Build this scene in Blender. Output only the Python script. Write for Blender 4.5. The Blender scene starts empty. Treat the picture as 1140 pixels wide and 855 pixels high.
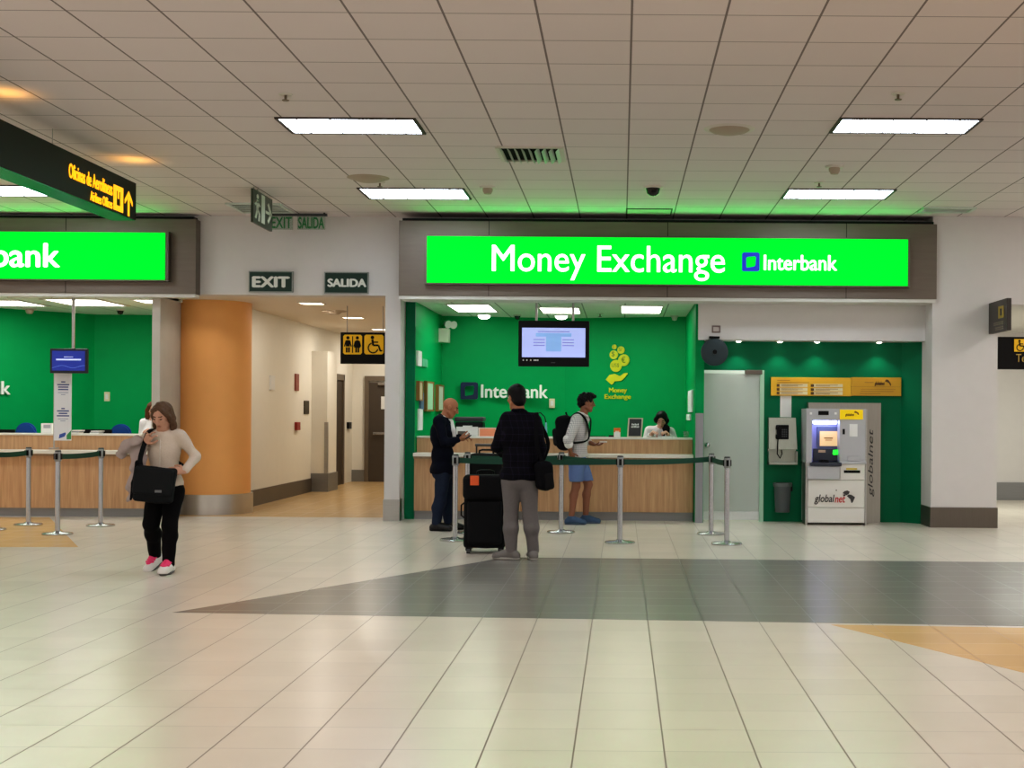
import bpy, bmesh, math, random
import numpy as np
from mathutils import Vector, Matrix
random.seed(4)
rng = np.random.RandomState(7)
scene = bpy.context.scene
COL = scene.collection
scene.view_settings.view_transform = 'Standard'
scene.view_settings.look = 'Medium High Contrast'
scene.view_settings.exposure = -0.2
scene.cycles.use_denoising = True
scene.cycles.max_bounces = 8

# ------------------------------------------------------------------ measurements
F, CX, CY, EYE, ROLL = 1460.0, 692.0, 461.0, 1.48, 0.007   # focal length (px), level point, eye height (m), roll
def U(px, py, Y):
    """world (x, z) of a photo point known to lie at depth Y"""
    a, b = px - CX, CY - py
    x, y = a - ROLL * b, b + ROLL * a
    return x * Y / F, EYE + y * Y / F
def ux(px, Y, py=461): return U(px, py, Y)[0]
def uz(py, Y, px=692): return U(px, py, Y)[1]
def fl(px, py):
    """point on the floor"""
    a, b = px - CX, CY - py
    Y = F * EYE / -(b + ROLL * a)
    return Vector((ux(px, Y, py), Y, 0))
def V(*a): return Vector(a)

# ------------------------------------------------------------------ materials
def lin(c):
    return tuple((v / 12.92 if v <= 0.04045 else ((v + 0.055) / 1.055) ** 2.4) for v in [x / 255 for x in c]) + (1.0,)
MATS = {}
def mat(name, rgb, rough=0.5, metal=0.0, emit=0.0, var=0.06, scale=6.0, bump=0.0, trans=0.0, ecol=None, spec=0.5):
    if name in MATS: return MATS[name]
    m = bpy.data.materials.new(name); m.use_nodes = True
    nt = m.node_tree; b = nt.nodes['Principled BSDF']
    c = lin(rgb)
    b.inputs['Roughness'].default_value = rough
    b.inputs['Metallic'].default_value = metal
    b.inputs['Specular IOR Level'].default_value = spec if rough < 0.68 else min(spec, 0.12)
    b.inputs['Transmission Weight'].default_value = trans
    tc = nt.nodes.new('ShaderNodeTexCoord')
    nz = nt.nodes.new('ShaderNodeTexNoise'); nz.inputs['Scale'].default_value = scale; nz.inputs['Detail'].default_value = 4
    nt.links.new(tc.outputs['Object'], nz.inputs['Vector'])
    mx = nt.nodes.new('ShaderNodeMix'); mx.data_type = 'RGBA'
    mx.inputs['A'].default_value = tuple(v * (1 - var) for v in c[:3]) + (1,)
    mx.inputs['B'].default_value = tuple(min(1, v * (1 + var)) for v in c[:3]) + (1,)
    nt.links.new(nz.outputs['Fac'], mx.inputs['Factor'])
    nt.links.new(mx.outputs['Result'], b.inputs['Base Color'])
    if bump:
        bp = nt.nodes.new('ShaderNodeBump'); bp.inputs['Strength'].default_value = bump; bp.inputs['Distance'].default_value = 0.01
        nt.links.new(nz.outputs['Fac'], bp.inputs['Height']); nt.links.new(bp.outputs['Normal'], b.inputs['Normal'])
    if emit:
        b.inputs['Emission Color'].default_value = lin(ecol or rgb)
        b.inputs['Emission Strength'].default_value = emit
    MATS[name] = m
    return m

def nmath(nt, op, a, b=None):
    n = nt.nodes.new('ShaderNodeMath'); n.operation = op
    for i, v in enumerate((a, b)):
        if v is None: continue
        if isinstance(v, (int, float)): n.inputs[i].default_value = v
        else: nt.links.new(v, n.inputs[i])
    return n.outputs[0]

def tile_mat(name, rgb, line, tx, x0, ty, y0, wx, wy, sx, sy, rough=0.3, var=0.05, axis='XY', mottled=0.05, spec=0.5):
    """square tiles laid on world axes: grout lines of width wx / wy and strength sx / sy"""
    m = bpy.data.materials.new(name); m.use_nodes = True
    nt = m.node_tree; b = nt.nodes['Principled BSDF']
    geo = nt.nodes.new('ShaderNodeNewGeometry'); sp = nt.nodes.new('ShaderNodeSeparateXYZ')
    nt.links.new(geo.outputs['Position'], sp.inputs[0])
    gx = nmath(nt, 'DIVIDE', nmath(nt, 'SUBTRACT', sp.outputs[axis[0]], x0), tx)
    gy = nmath(nt, 'DIVIDE', nmath(nt, 'SUBTRACT', sp.outputs[axis[1]], y0), ty)
    def mask(g, t, w, s):
        fr = nmath(nt, 'FRACT', g)
        d = nmath(nt, 'MULTIPLY', nmath(nt, 'MINIMUM', fr, nmath(nt, 'SUBTRACT', 1.0, fr)), t)
        return nmath(nt, 'MULTIPLY', nmath(nt, 'LESS_THAN', d, w / 2), s)
    mk = nmath(nt, 'MAXIMUM', mask(gx, tx, wx, sx), mask(gy, ty, wy, sy))
    cb = nt.nodes.new('ShaderNodeCombineXYZ')
    nt.links.new(nmath(nt, 'FLOOR', gx), cb.inputs[0]); nt.links.new(nmath(nt, 'FLOOR', gy), cb.inputs[1])
    wn = nt.nodes.new('ShaderNodeTexWhiteNoise'); nt.links.new(cb.outputs[0], wn.inputs['Vector'])
    nz = nt.nodes.new('ShaderNodeTexNoise'); nz.inputs['Scale'].default_value = 2.2; nz.inputs['Detail'].default_value = 5
    nt.links.new(geo.outputs['Position'], nz.inputs['Vector'])
    f = nmath(nt, 'ADD', nmath(nt, 'MULTIPLY', nmath(nt, 'SUBTRACT', wn.outputs['Value'], 0.5), var * 2),
              nmath(nt, 'MULTIPLY', nmath(nt, 'SUBTRACT', nz.outputs['Fac'], 0.5), mottled * 4))
    hv = nt.nodes.new('ShaderNodeHueSaturation'); hv.inputs['Color'].default_value = lin(rgb)
    nt.links.new(nmath(nt, 'ADD', 1.0, f), hv.inputs['Value'])
    mx = nt.nodes.new('ShaderNodeMix'); mx.data_type = 'RGBA'
    nt.links.new(mk, mx.inputs['Factor']); nt.links.new(hv.outputs[0], mx.inputs['A']); mx.inputs['B'].default_value = lin(line)
    nt.links.new(mx.outputs['Result'], b.inputs['Base Color'])
    nt.links.new(nmath(nt, 'ADD', rough, nmath(nt, 'MULTIPLY', mk, 0.4)), b.inputs['Roughness'])
    b.inputs['Specular IOR Level'].default_value = spec
    MATS[name] = m
    return m

def wood_mat(name, a, b_, scale=(22, 22, 1.2), rough=0.4):
    m = bpy.data.materials.new(name); m.use_nodes = True
    nt = m.node_tree; b = nt.nodes['Principled BSDF']
    geo = nt.nodes.new('ShaderNodeNewGeometry'); mp = nt.nodes.new('ShaderNodeMapping'); mp.inputs['Scale'].default_value = scale
    nz = nt.nodes.new('ShaderNodeTexNoise'); nz.inputs['Scale'].default_value = 1.6; nz.inputs['Detail'].default_value = 6; nz.inputs['Distortion'].default_value = 0.6
    nt.links.new(geo.outputs['Position'], mp.inputs[0]); nt.links.new(mp.outputs[0], nz.inputs['Vector'])
    cr = nt.nodes.new('ShaderNodeValToRGB'); cr.color_ramp.elements[0].color = lin(a); cr.color_ramp.elements[1].color = lin(b_)
    cr.color_ramp.elements[0].position = 0.3; cr.color_ramp.elements[1].position = 0.7
    nt.links.new(nz.outputs['Fac'], cr.inputs[0]); nt.links.new(cr.outputs[0], b.inputs['Base Color'])
    b.inputs['Roughness'].default_value = rough
    MATS[name] = m
    return m

def steel_mat(name, rgb, rough=0.3, scale=(2, 2, 60), metal=1.0):
    m = wood_mat(name, tuple(int(c * 0.975) for c in rgb), tuple(min(255, int(c * 1.02)) for c in rgb), scale, rough)
    m.node_tree.nodes['Principled BSDF'].inputs['Metallic'].default_value = metal
    return m

def weave_mat(name, a, b_, sx, sz, wx=0.25, wz=0.25, rough=0.8):
    """cloth with fine crossing stripes"""
    m = bpy.data.materials.new(name); m.use_nodes = True
    nt = m.node_tree; b = nt.nodes['Principled BSDF']
    tc = nt.nodes.new('ShaderNodeTexCoord'); sp = nt.nodes.new('ShaderNodeSeparateXYZ'); nt.links.new(tc.outputs['Object'], sp.inputs[0])
    h = nmath(nt, 'ADD', sp.outputs['X'], nmath(nt, 'MULTIPLY', sp.outputs['Y'], 0.8))
    g1 = nmath(nt, 'LESS_THAN', nmath(nt, 'FRACT', nmath(nt, 'MULTIPLY', h, sx)), wx)
    g2 = nmath(nt, 'LESS_THAN', nmath(nt, 'FRACT', nmath(nt, 'MULTIPLY', sp.outputs['Z'], sz)), wz)
    mk = nmath(nt, 'MULTIPLY', nmath(nt, 'ADD', g1, g2), 0.5)
    mx = nt.nodes.new('ShaderNodeMix'); mx.data_type = 'RGBA'
    mx.inputs['A'].default_value = lin(a); mx.inputs['B'].default_value = lin(b_)
    nt.links.new(mk, mx.inputs['Factor']); nt.links.new(mx.outputs['Result'], b.inputs['Base Color'])
    b.inputs['Roughness'].default_value = rough; b.inputs['Specular IOR Level'].default_value = 0.1
    MATS[name] = m
    return m

# ------------------------------------------------------------------ object helpers
def tag(o, label=None, cat=None, group=None, kind=None):
    for k, v in (('label', label), ('category', cat), ('group', group), ('kind', kind)):
        if v: o[k] = v
    return o
def thing(name, label, cat, loc=(0, 0, 0), group=None, rotz=0.0):
    o = bpy.data.objects.new(name, None); COL.objects.link(o)
    o.empty_display_size = 0.1
    o.location = loc; o.rotation_euler = (0, 0, rotz)
    return tag(o, label, cat, group)
def base_of(o):
    """accumulated location of an (unrotated) object"""
    v = Vector((0, 0, 0))
    while o is not None:
        v += Vector(o.location); o = o.parent
    return v
def link_mesh(name, me, m, parent=None, smooth=False, local=False):
    """mesh given in world coordinates (or, with local=True, in the parent's); one object"""
    o = bpy.data.objects.new(name, me); COL.objects.link(o)
    for mm in (m if isinstance(m, (list, tuple)) else [m]): me.materials.append(mm)
    if smooth:
        me.polygons.foreach_set('use_smooth', [True] * len(me.polygons))
    if parent is not None:
        o.parent = parent
        if not local: me.transform(Matrix.Translation(-base_of(parent)))
    elif not local and len(me.vertices):
        n = len(me.vertices); a = np.empty(n * 3, dtype=np.float32); me.vertices.foreach_get('co', a); a = a.reshape(-1, 3)
        lo, hi = a.min(0), a.max(0)
        c = Vector(((lo[0] + hi[0]) / 2, (lo[1] + hi[1]) / 2, lo[2]))
        me.transform(Matrix.Translation(-c)); o.location = c
    return o
def obj(name, bm, m, parent=None, smooth=False, local=False):
    me = bpy.data.meshes.new(name)
    bmesh.ops.recalc_face_normals(bm, faces=bm.faces)
    bm.to_mesh(me); bm.free()
    o = link_mesh(name, me, m, parent, False, local)
    if smooth:
        me.polygons.foreach_set('use_smooth', [True] * len(me.polygons))
        es = [e for e in me.edges]
        try: me.set_sharp_from_angle(angle=math.radians(38))
        except Exception: pass
    return o
def struct(name, bm, m, parent=None, smooth=False):
    o = obj(name, bm, m, parent, smooth)
    if parent is None: o['kind'] = 'structure'
    return o
def B(): return bmesh.new()
def box(bm, x0, x1, y0, y1, z0, z1, bev=0.0, seg=2):
    r = bmesh.ops.create_cube(bm, size=1.0)
    vs = r['verts']
    for v in vs:
        v.co = Vector(((x0 + x1) / 2 + v.co.x * abs(x1 - x0), (y0 + y1) / 2 + v.co.y * abs(y1 - y0), (z0 + z1) / 2 + v.co.z * abs(z1 - z0)))
    if bev:
        es = list({e for v in vs for e in v.link_edges})
        bmesh.ops.bevel(bm, geom=es, offset=bev, segments=seg, affect='EDGES', profile=0.5)
    return bm
def bx(*a, **k): return box(B(), *a, **k)
def frame_axes(d):
    d = Vector(d).normalized()
    a = Vector((0, 0, 1)) if abs(d.z) < 0.9 else Vector((1, 0, 0))
    u = d.cross(a).normalized(); v = d.cross(u).normalized()
    return u, v
def cone(bm, p0, p1, r0, r1=None, seg=20, cap=True):
    p0, p1 = Vector(p0), Vector(p1); r1 = r0 if r1 is None else r1
    u, v = frame_axes(p1 - p0)
    A, Bq = [], []
    for i in range(seg):
        t = 2 * math.pi * i / seg; w = u * math.cos(t) + v * math.sin(t)
        A.append(bm.verts.new(p0 + w * r0)); Bq.append(bm.verts.new(p1 + w * r1))
    for i in range(seg):
        j = (i + 1) % seg; bm.faces.new((A[i], A[j], Bq[j], Bq[i]))
    if cap: bm.faces.new(A); bm.faces.new(Bq)
    return bm
def tube(bm, pts, r, seg=8, closed=False):
    pts = [Vector(p) for p in pts]; n = len(pts); rings = []
    u = None
    for i, p in enumerate(pts):
        d = (pts[min(i + 1, n - 1)] - pts[max(i - 1, 0)]).normalized()
        if u is None: u, v = frame_axes(d)
        else:
            u = (u - d * u.dot(d)).normalized(); v = d.cross(u).normalized()
        rr = r[i] if isinstance(r, (list, tuple)) else r
        rings.append([bm.verts.new(p + (u * math.cos(2 * math.pi * k / seg) + v * math.sin(2 * math.pi * k / seg)) * rr) for k in range(seg)])
    for a, b in zip(rings, rings[1:]):
        for k in range(seg): bm.faces.new((a[k], a[(k + 1) % seg], b[(k + 1) % seg], b[k]))
    bm.faces.new(rings[0]); bm.faces.new(rings[-1])
    return bm
def ribbon(bm, pts, width, thick, wdir=(0, 0, 1)):
    """flat strap along pts; wdir = direction of its width"""
    pts = [Vector(p) for p in pts]; n = len(pts); rings = []
    for i, p in enumerate(pts):
        d = (pts[min(i + 1, n - 1)] - pts[max(i - 1, 0)]).normalized()
        w = Vector(wdir); w = (w - d * w.dot(d)).normalized(); t = d.cross(w).normalized()
        rings.append([bm.verts.new(p + w * (a * width / 2) + t * (b * thick / 2)) for a, b in ((-1, -1), (1, -1), (1, 1), (-1, 1))])
    for a, b in zip(rings, rings[1:]):
        for k in range(4): bm.faces.new((a[k], a[(k + 1) % 4], b[(k + 1) % 4], b[k]))
    bm.faces.new(rings[0]); bm.faces.new(rings[-1])
    return bm
def lathe(bm, c, prof, seg=28, a0=0.0, a1=2 * math.pi):
    """profile of (radius, height) turned about the vertical through c"""
    c = Vector(c); full = abs(a1 - a0 - 2 * math.pi) < 1e-6
    n = seg if full else seg + 1; rings = []
    for i in range(n):
        t = a0 + (a1 - a0) * i / seg
        rings.append([bm.verts.new(c + Vector((r * math.cos(t), r * math.sin(t), h))) for r, h in prof])
    for i in range(seg):
        a, b = rings[i], rings[(i + 1) % n]
        for k in range(len(prof) - 1): bm.faces.new((a[k], b[k], b[k + 1], a[k + 1]))
    bmesh.ops.remove_doubles(bm, verts=bm.verts, dist=1e-5)
    return bm
def prism(bm, poly, z0, z1):
    """vertical prism over a floor polygon"""
    a = [bm.verts.new((x, y, z0)) for x, y in poly]; b = [bm.verts.new((x, y, z1)) for x, y in poly]
    n = len(poly)
    for i in range(n): bm.faces.new((a[i], a[(i + 1) % n], b[(i + 1) % n], b[i]))
    bm.faces.new(a); bm.faces.new(b)
    return bm
def ball(bm, c, r, seg=16):
    r = (r, r, r) if isinstance(r, (int, float)) else r
    g = bmesh.ops.create_uvsphere(bm, u_segments=seg, v_segments=seg // 2 + 2, radius=1.0)
    for v in g['verts']: v.co = Vector((c[0] + v.co.x * r[0], c[1] + v.co.y * r[1], c[2] + v.co.z * r[2]))
    return bm

class Flat:
    """flat graphics on a plane: origin o, unit axes a (across) and b (up), n out of the plane; coordinates in metres or in a unit square"""
    def __init__(s, o, a, b, n, t=0.004):
        s.o, s.a, s.b, s.n, s.t = Vector(o), Vector(a), Vector(b), Vector(n).normalized(), t; s.bm = bmesh.new()
    def P(s, x, y, k): return s.o + s.a * x + s.b * y + s.n * (s.t * k)
    def poly(s, pts):
        A = [s.bm.verts.new(s.P(x, y, 0)) for x, y in pts]; C = [s.bm.verts.new(s.P(x, y, 1)) for x, y in pts]
        n = len(pts)
        for i in range(n): s.bm.faces.new((A[i], A[(i + 1) % n], C[(i + 1) % n], C[i]))
        s.bm.faces.new(A); s.bm.faces.new(C); return s
    def rect(s, x0, y0, x1, y1): return s.poly([(x0, y0), (x1, y0), (x1, y1), (x0, y1)])
    def disc(s, x, y, r, ry=None, seg=20):
        ry = ry or r
        return s.poly([(x + r * math.cos(2 * math.pi * i / seg), y + ry * math.sin(2 * math.pi * i / seg)) for i in range(seg)])
    def bar(s, x0, y0, x1, y1, w):
        dx, dy = x1 - x0, y1 - y0; L = math.hypot(dx, dy) or 1; nx, ny = -dy / L * w / 2, dx / L * w / 2
        return s.poly([(x0 + nx, y0 + ny), (x0 - nx, y0 - ny), (x1 - nx, y1 - ny), (x1 + nx, y1 + ny)])
    def ring(s, outer, inner):
        n = len(outer); k = []
        for lst in (outer, inner):
            k.append(([s.bm.verts.new(s.P(x, y, 0)) for x, y in lst], [s.bm.verts.new(s.P(x, y, 1)) for x, y in lst]))
        (o0, o1), (i0, i1) = k
        for i in range(n):
            j = (i + 1) % n
            s.bm.faces.new((o0[i], o0[j], o1[j], o1[i])); s.bm.faces.new((i0[i], i0[j], i1[j], i1[i]))
            s.bm.faces.new((o1[i], o1[j], i1[j], i1[i])); s.bm.faces.new((o0[i], o0[j], i0[j], i0[i]))
        return s
    def arc(s, x, y, r, w, a0, a1, seg=18, ry=None):
        pts = [(a0 + (a1 - a0) * i / seg) for i in range(seg + 1)]
        for p, q in zip(pts, pts[1:]):
            s.bar(x + r * math.cos(p), y + r * math.sin(p), x + r * math.cos(q), y + r * math.sin(q), w)
        return s
    def make(s, name, m, parent=None): return obj(name, s.bm, m, parent)
def FP(px0, py0, px1, py1, Y, t=0.004):
    """unit square on a wall facing the hall at depth Y, spanning a photo rectangle"""
    x0, z0 = U((px0), (py1), Y); x1, _ = U(px1, py1, Y); _, z1 = U(px0, py0, Y)
    return Flat((x0, Y, z0), (x1 - x0, 0, 0), (0, 0, z1 - z0), (0, -1, 0), t)
def text_mesh(s, bold=0.0, shear=0.0, space=1.0):
    cu = bpy.data.curves.new('lettering_curve', 'FONT'); cu.body = s; cu.size = 1.0; cu.offset = bold; cu.shear = shear; cu.space_character = space
    cu.resolution_u = 4; cu.extrude = 0.0; cu.align_x = 'CENTER'
    o = bpy.data.objects.new('lettering_curve', cu); COL.objects.link(o)
    bpy.context.view_layer.update()
    me = bpy.data.meshes.new_from_object(o.evaluated_get(bpy.context.evaluated_depsgraph_get()))
    bpy.data.objects.remove(o); bpy.data.curves.remove(cu)
    return me
def lettering(name, s, o, a, b, n, m, parent, bold=0.0, shear=0.0, t=0.006, space=1.0):
    """text filling the rectangle spanned by a and b from corner o, raised by t along n"""
    me = text_mesh(s, 0.0, shear, space)
    bm = bmesh.new(); lay = []
    for dx, dy in (((bold, 0), (-bold, 0), (0, bold * .7), (0, -bold * .7)) if bold else ((0, 0),)):
        m2 = me.copy(); m2.transform(Matrix.Translation((dx, dy, 0.01 * len(lay)))); lay.append(0); bm.from_mesh(m2); bpy.data.meshes.remove(m2)
    bpy.data.meshes.remove(me)
    xs = [v.co.x for v in bm.verts]; ys = [v.co.y for v in bm.verts]
    x0, x1, y0, y1 = min(xs), max(xs), min(ys), max(ys)
    o, a, b, n = Vector(o), Vector(a), Vector(b), Vector(n).normalized()
    r = bmesh.ops.extrude_face_region(bm, geom=list(bm.faces))
    top = {v for v in r['geom'] if isinstance(v, bmesh.types.BMVert)}
    for v in bm.verts:
        p = o + a * ((v.co.x - x0) / (x1 - x0)) + b * ((v.co.y - y0) / (y1 - y0))
        v.co = p + n * ((t if v in top else 0.0) + min(.0007, t * .12) * round(v.co.z * 100))
    return obj(name, bm, m, parent)
def wall_text(name, s, px0, py0, px1, py1, Y, m, parent, **k):
    f = FP(px0, py0, px1, py1, Y)
    return lettering(name, s, f.o, f.a, f.b, (0, -1, 0), m, parent, **k)
def dup(root, loc, label=None, rotz=None):
    r = root.copy(); COL.objects.link(r); r.location = loc
    if label: r['label'] = label
    if rotz is not None: r.rotation_euler = (0, 0, rotz)
    for ch in list(root.children):
        c = ch.copy(); COL.objects.link(c); c.parent = r
        for g in list(ch.children):
            d = g.copy(); COL.objects.link(d); d.parent = c
    return r

# ------------------------------------------------------------------ camera
cam = bpy.data.cameras.new('camera'); co = bpy.data.objects.new('camera', cam); COL.objects.link(co)
cam.sensor_fit = 'HORIZONTAL'; cam.sensor_width = 36; cam.lens = F * 36 / 1140
cam.shift_x = (570 - CX) / 1140; cam.shift_y = (CY - 427.5) / 1140
cam.clip_end = 200; cam.clip_start = 0.05
co.matrix_world = Matrix.Translation((0, 0, EYE)) @ Matrix.Rotation(math.pi / 2, 4, 'X') @ Matrix.Rotation(ROLL, 4, 'Z')
scene.camera = co

# ------------------------------------------------------------------ palette
white = mat('white_paint', (214, 210, 207), 0.6, var=0.03, spec=.2)
white_soffit = mat('soffit_paint', (214, 212, 205), 0.6, var=0.02)
green_wall = mat('green_paint', (0, 160, 90), 0.45, var=0.04, spec=.12)
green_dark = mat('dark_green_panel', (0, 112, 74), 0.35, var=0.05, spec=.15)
orange_wall = mat('orange_paint', (242, 178, 110), 0.5, var=0.03, spec=.2)
cream = mat('cream_paint', (234, 230, 220), 0.55, var=0.02, spec=.2)
steel = steel_mat('brushed_steel', (176, 174, 170), 0.34)
steel_lt = mat('polished_steel', (186, 186, 188), 0.24, 0.95, var=.015)
steel_dk = steel_mat('dark_steel_cladding', (112, 104, 96), 0.42, (60, 2, 2), metal=0.75)
kick = steel_mat('kick_plate_steel', (142, 142, 141), 0.4, (2, 60, 60), metal=0.6)
black = mat('black_plastic', (14, 14, 16), 0.45, spec=.2)
blackm = mat('black_fabric', (20, 20, 24), 0.85, bump=0.3, scale=60)
dark_grey = mat('dark_grey_plastic', (58, 60, 62), 0.5)
door_paint = mat('door_paint', (78, 68, 58), 0.5)
paper = mat('white_paper', (232, 232, 230), 0.7, var=0.02)
letter_white = mat('white_lettering', (240, 242, 240), 0.5, var=0.01)
yellow = mat('yellow_vinyl', (214, 218, 24), 0.5, var=0.02)
lime = mat('lime_vinyl', (205, 220, 40), 0.5, var=0.02)
sign_black = mat('sign_black', (16, 14, 12), 0.45, spec=.2)
navy = mat('navy_acrylic', (14, 30, 74), 0.35)
wood = wood_mat('counter_wood', (184, 142, 102), (208, 168, 126))
laminate = mat('white_laminate', (226, 222, 212), 0.35, var=0.02)
TX, TX0, TY0 = 0.628, -3.09, 8.73
ceil_m = tile_mat('ceiling_tile', (218, 208, 206), (92, 82, 78), TX, TX0, 0.621, TY0, 0.016, 0.015, 0.8, 0.6, rough=0.8, var=0.02, mottled=0.01, spec=0.2)
booth_ceil = tile_mat('booth_ceiling_tile', (220, 226, 212), (130, 140, 125), 0.61, -2.4, 0.61, 18.3, 0.02, 0.012, 0.8, 0.6, rough=0.8, var=0.02, mottled=0.01)
FT, FX0, FY0 = 0.398, -0.2, 5.76
def floor_tile(name, rgb, line, **k): return tile_mat(name, rgb, line, FT, FX0, FT, FY0, 0.0075, 0.0075, 0.85, 0.6, rough=0.25, var=0.03, mottled=0.03, **k)
floor_m = floor_tile('floor_tile_beige', (228, 219, 205), (112, 100, 88))
floor_dk = floor_tile('floor_tile_grey', (140, 137, 131), (74, 70, 66))
floor_or = floor_tile('floor_tile_orange', (228, 188, 132), (160, 122, 80))
floor_tan = floor_tile('floor_tile_tan', (212, 180, 130), (160, 128, 86))
light_m = None
# ------------------------------------------------------------------ setting
FC = 17.85           # facade plane
HC = 4.14            # hall ceiling
BC = 3.03            # ceiling of booths and corridor
struct('floor', bx(-17, 13, -5, 30, -0.2, 0), floor_m)
struct('ceiling', bx(-17, 13, -5, FC + 0.4, HC, HC + 0.2), ceil_m)
# coloured fields of the floor
def inlay(name, pts, m, h=0.0012):
    struct(name, prism(B(), [(p.x, p.y) for p in pts], -0.01, h), m)
tipA, upA = fl(192, 682), fl(535, 625.5)
r0, r1 = fl(560, 620.5), fl(1140, 626); q1 = fl(1140, 697)
def ext(a, b, x):
    t = (x - a.x) / (b.x - a.x); return a + (b - a) * t
inlay('floor_band_grey', [tipA, ext(tipA, q1, 9), ext(r0, r1, 9), r0, upA], floor_dk)
o0, o1, o2 = fl(925, 695.5), fl(1140, 699), fl(1140, 749)
inlay('floor_field_orange', [o0, ext(o0, o2, 6.5), ext(o0, o1, 6.5)], floor_or)
l0, l1, l2 = fl(55, 576), fl(87, 609), fl(0, 609)
inlay('floor_field_ochre', [l0, l1, ext(l1, l2, -11), V(-11, l0.y, 0)], floor_or)
inlay('floor_corridor', [V(-6.6, 18.45, 0), V(-3.05, 18.45, 0), V(-3.05, 28.2, 0), V(-6.6, 28.2, 0)], floor_tan)

# facade headers
LX = ux(218, 17.25, 300)
struct('wall_front', bx(-17, 4.6, FC, FC + 0.3, uz(331, FC), HC), white)
xr0, xr1 = ux(1037, 17.45, 480), ux(1110, 17.45, 480)
struct('wall_alcove_header', bx(1.04, xr0 + 0.15, FC, FC + 0.35, uz(379, FC, 900), uz(331, FC)), white)
struct('wall_right_pier', bx(xr0, xr1, 17.45, 18.35, 0, HC), white)
struct('wall_right_header', bx(xr1, 13, 17.45, 17.75, uz(339, 17.45, 1125), HC), white)
struct('wall_left_end', bx(-17, -10.9, FC, FC + 0.3, 0, uz(331, FC)), white)
struct('baseboard_right_pier', bx(xr0 - 0.012, xr1 + 0.012, 17.435, 18.0, 0, uz(565, 17.45, 1075)), steel_dk)
# pier between corridor and booth
px0, px1 = ux(428, FC, 480), ux(445, FC, 480)
struct('wall_centre_pier', bx(px0, px1, FC, FC + 0.42, 0, uz(331, FC)), white)
struct('baseboard_centre_pier', bx(px0 - 0.01, px1 + 0.006, FC - 0.012, FC + 0.2, 0, uz(556, FC, 437)), steel)
# right passage
struct('wall_passage_back', bx(4.6, 13, 23.3, 23.5, 0, 3.4), white)
struct('wall_passage_side', bx(4.3, 4.9, 18.35, 23.4, 0, 3.4), cream)
struct('ceiling_passage', bx(4.6, 13, 17.75, 23.4, uz(339, 17.5, 1125), uz(339, 17.5, 1125) + 0.15), white_soffit)
struct('baseboard_passage', bx(4.9, 13, 23.27, 23.31, 0, uz(537, 23.3, 1125)), kick)

# corridor
KX = -5.75
struct('wall_corridor_left', bx(-6.0, KX, 19.3, 28.0, 0, BC + 0.3), cream)
struct('wall_corridor_back', bx(-6.0, -3.0, 28.0, 28.2, 0, BC + 0.3), cream)
struct('wall_corridor_right', bx(-3.2, -3.03, 18.27, 28.0, 0, BC + 0.3), cream)
struct('ceiling_corridor', bx(-6.75, -3.0, FC + 0.28, 28.2, BC + 0.04, BC + 0.2), mat('corridor_ceiling', (226, 216, 200), 0.6, var=0.02))
struct('baseboard_corridor_left', bx(KX - 0.02, KX + 0.018, 19.4, 24.3, 0, uz(546, 20.4, 280)), steel_dk)
pz = uz(391, 24.4, 356)
pil = struct('wall_corridor_pilaster', bx(KX - 0.05, ux(364, 24.3, 500), 24.3, 25.1, 0, pz), cream)
struct('baseboard_corridor_pilaster', bx(KX - 0.04, ux(365, 24.3, 500) + 0.01, 24.285, 25.12, 0, uz(527, 24.3, 356)), kick)
struct('trim_1', bx(ux(364, 24.3, 500) - 0.05, ux(364, 24.3, 500) + 0.012, 24.29, 24.36, uz(527, 24.3, 356), uz(470, 24.3, 356)), steel)
struct('baseboard_corridor_back', bx(KX, ux(407, 28, 530), 27.97, 28.02, 0, uz(523, 28, 400)), kick)
# side door in the corridor wall
def door_leaf(name, y0, y1):
    d = struct(name, bx(KX - 0.03, KX + 0.012, y0, y1, 0, uz(421, (y0 + y1) / 2, 374)), door_paint)
    fr = B(); zt = uz(417, (y0 + y1) / 2, 374)
    box(fr, KX - 0.03, KX + 0.05, y0 - 0.1, y0, 0, zt); box(fr, KX - 0.03, KX + 0.05, y1, y1 + 0.1, 0, zt); box(fr, KX - 0.03, KX + 0.05, y0 - 0.1, y1 + 0.1, zt - 0.1, zt + 0.02)
    obj('door_frame', fr, mat('door_frame_paint', (110, 98, 84), 0.5), d)
    h = B(); tube(h, [(KX + 0.01, y0 + 0.12, 1.02), (KX + 0.07, y0 + 0.12, 1.02), (KX + 0.07, y0 + 0.26, 1.02)], 0.014); ball(h, (KX + 0.02, y0 + 0.12, 1.02), 0.035)
    obj('door_handle', h, steel_lt, d, True)
    return d
door_leaf('door_1', 25.5, 26.9)
dx0, dx1 = ux(411, 28, 480), ux(411, 28, 480) + 1.0
d2 = struct('door_2', bx(dx0, dx1, 27.95, 28.01, 0, uz(426, 28, 420)), door_paint)
fr = B(); zt = uz(424, 28, 420)
box(fr, dx0 - 0.09, dx0, 27.93, 28.01, 0, zt); box(fr, dx1, dx1 + 0.09, 27.93, 28.01, 0, zt); box(fr, dx0 - 0.09, dx1 + 0.09, 27.93, 28.01, zt, zt + 0.1)
obj('door_frame', fr, mat('door_frame_paint', (110, 98, 84)), d2)
b = B(); box(b, dx0 + 0.1, dx1 - 0.1, 27.88, 27.91, 1.0, 1.06, 0.01); box(b, dx0 + 0.1, dx0 + 0.16, 27.9, 27.96, 1.0, 1.06); box(b, dx1 - 0.16, dx1 - 0.1, 27.9, 27.96, 1.0, 1.06)
obj('push_bar', b, steel_lt, d2)
obj('door_notice', bx(dx0 + 0.26, dx0 + 0.5, 27.94, 27.955, 1.55, 1.82), paper, d2)
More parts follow.
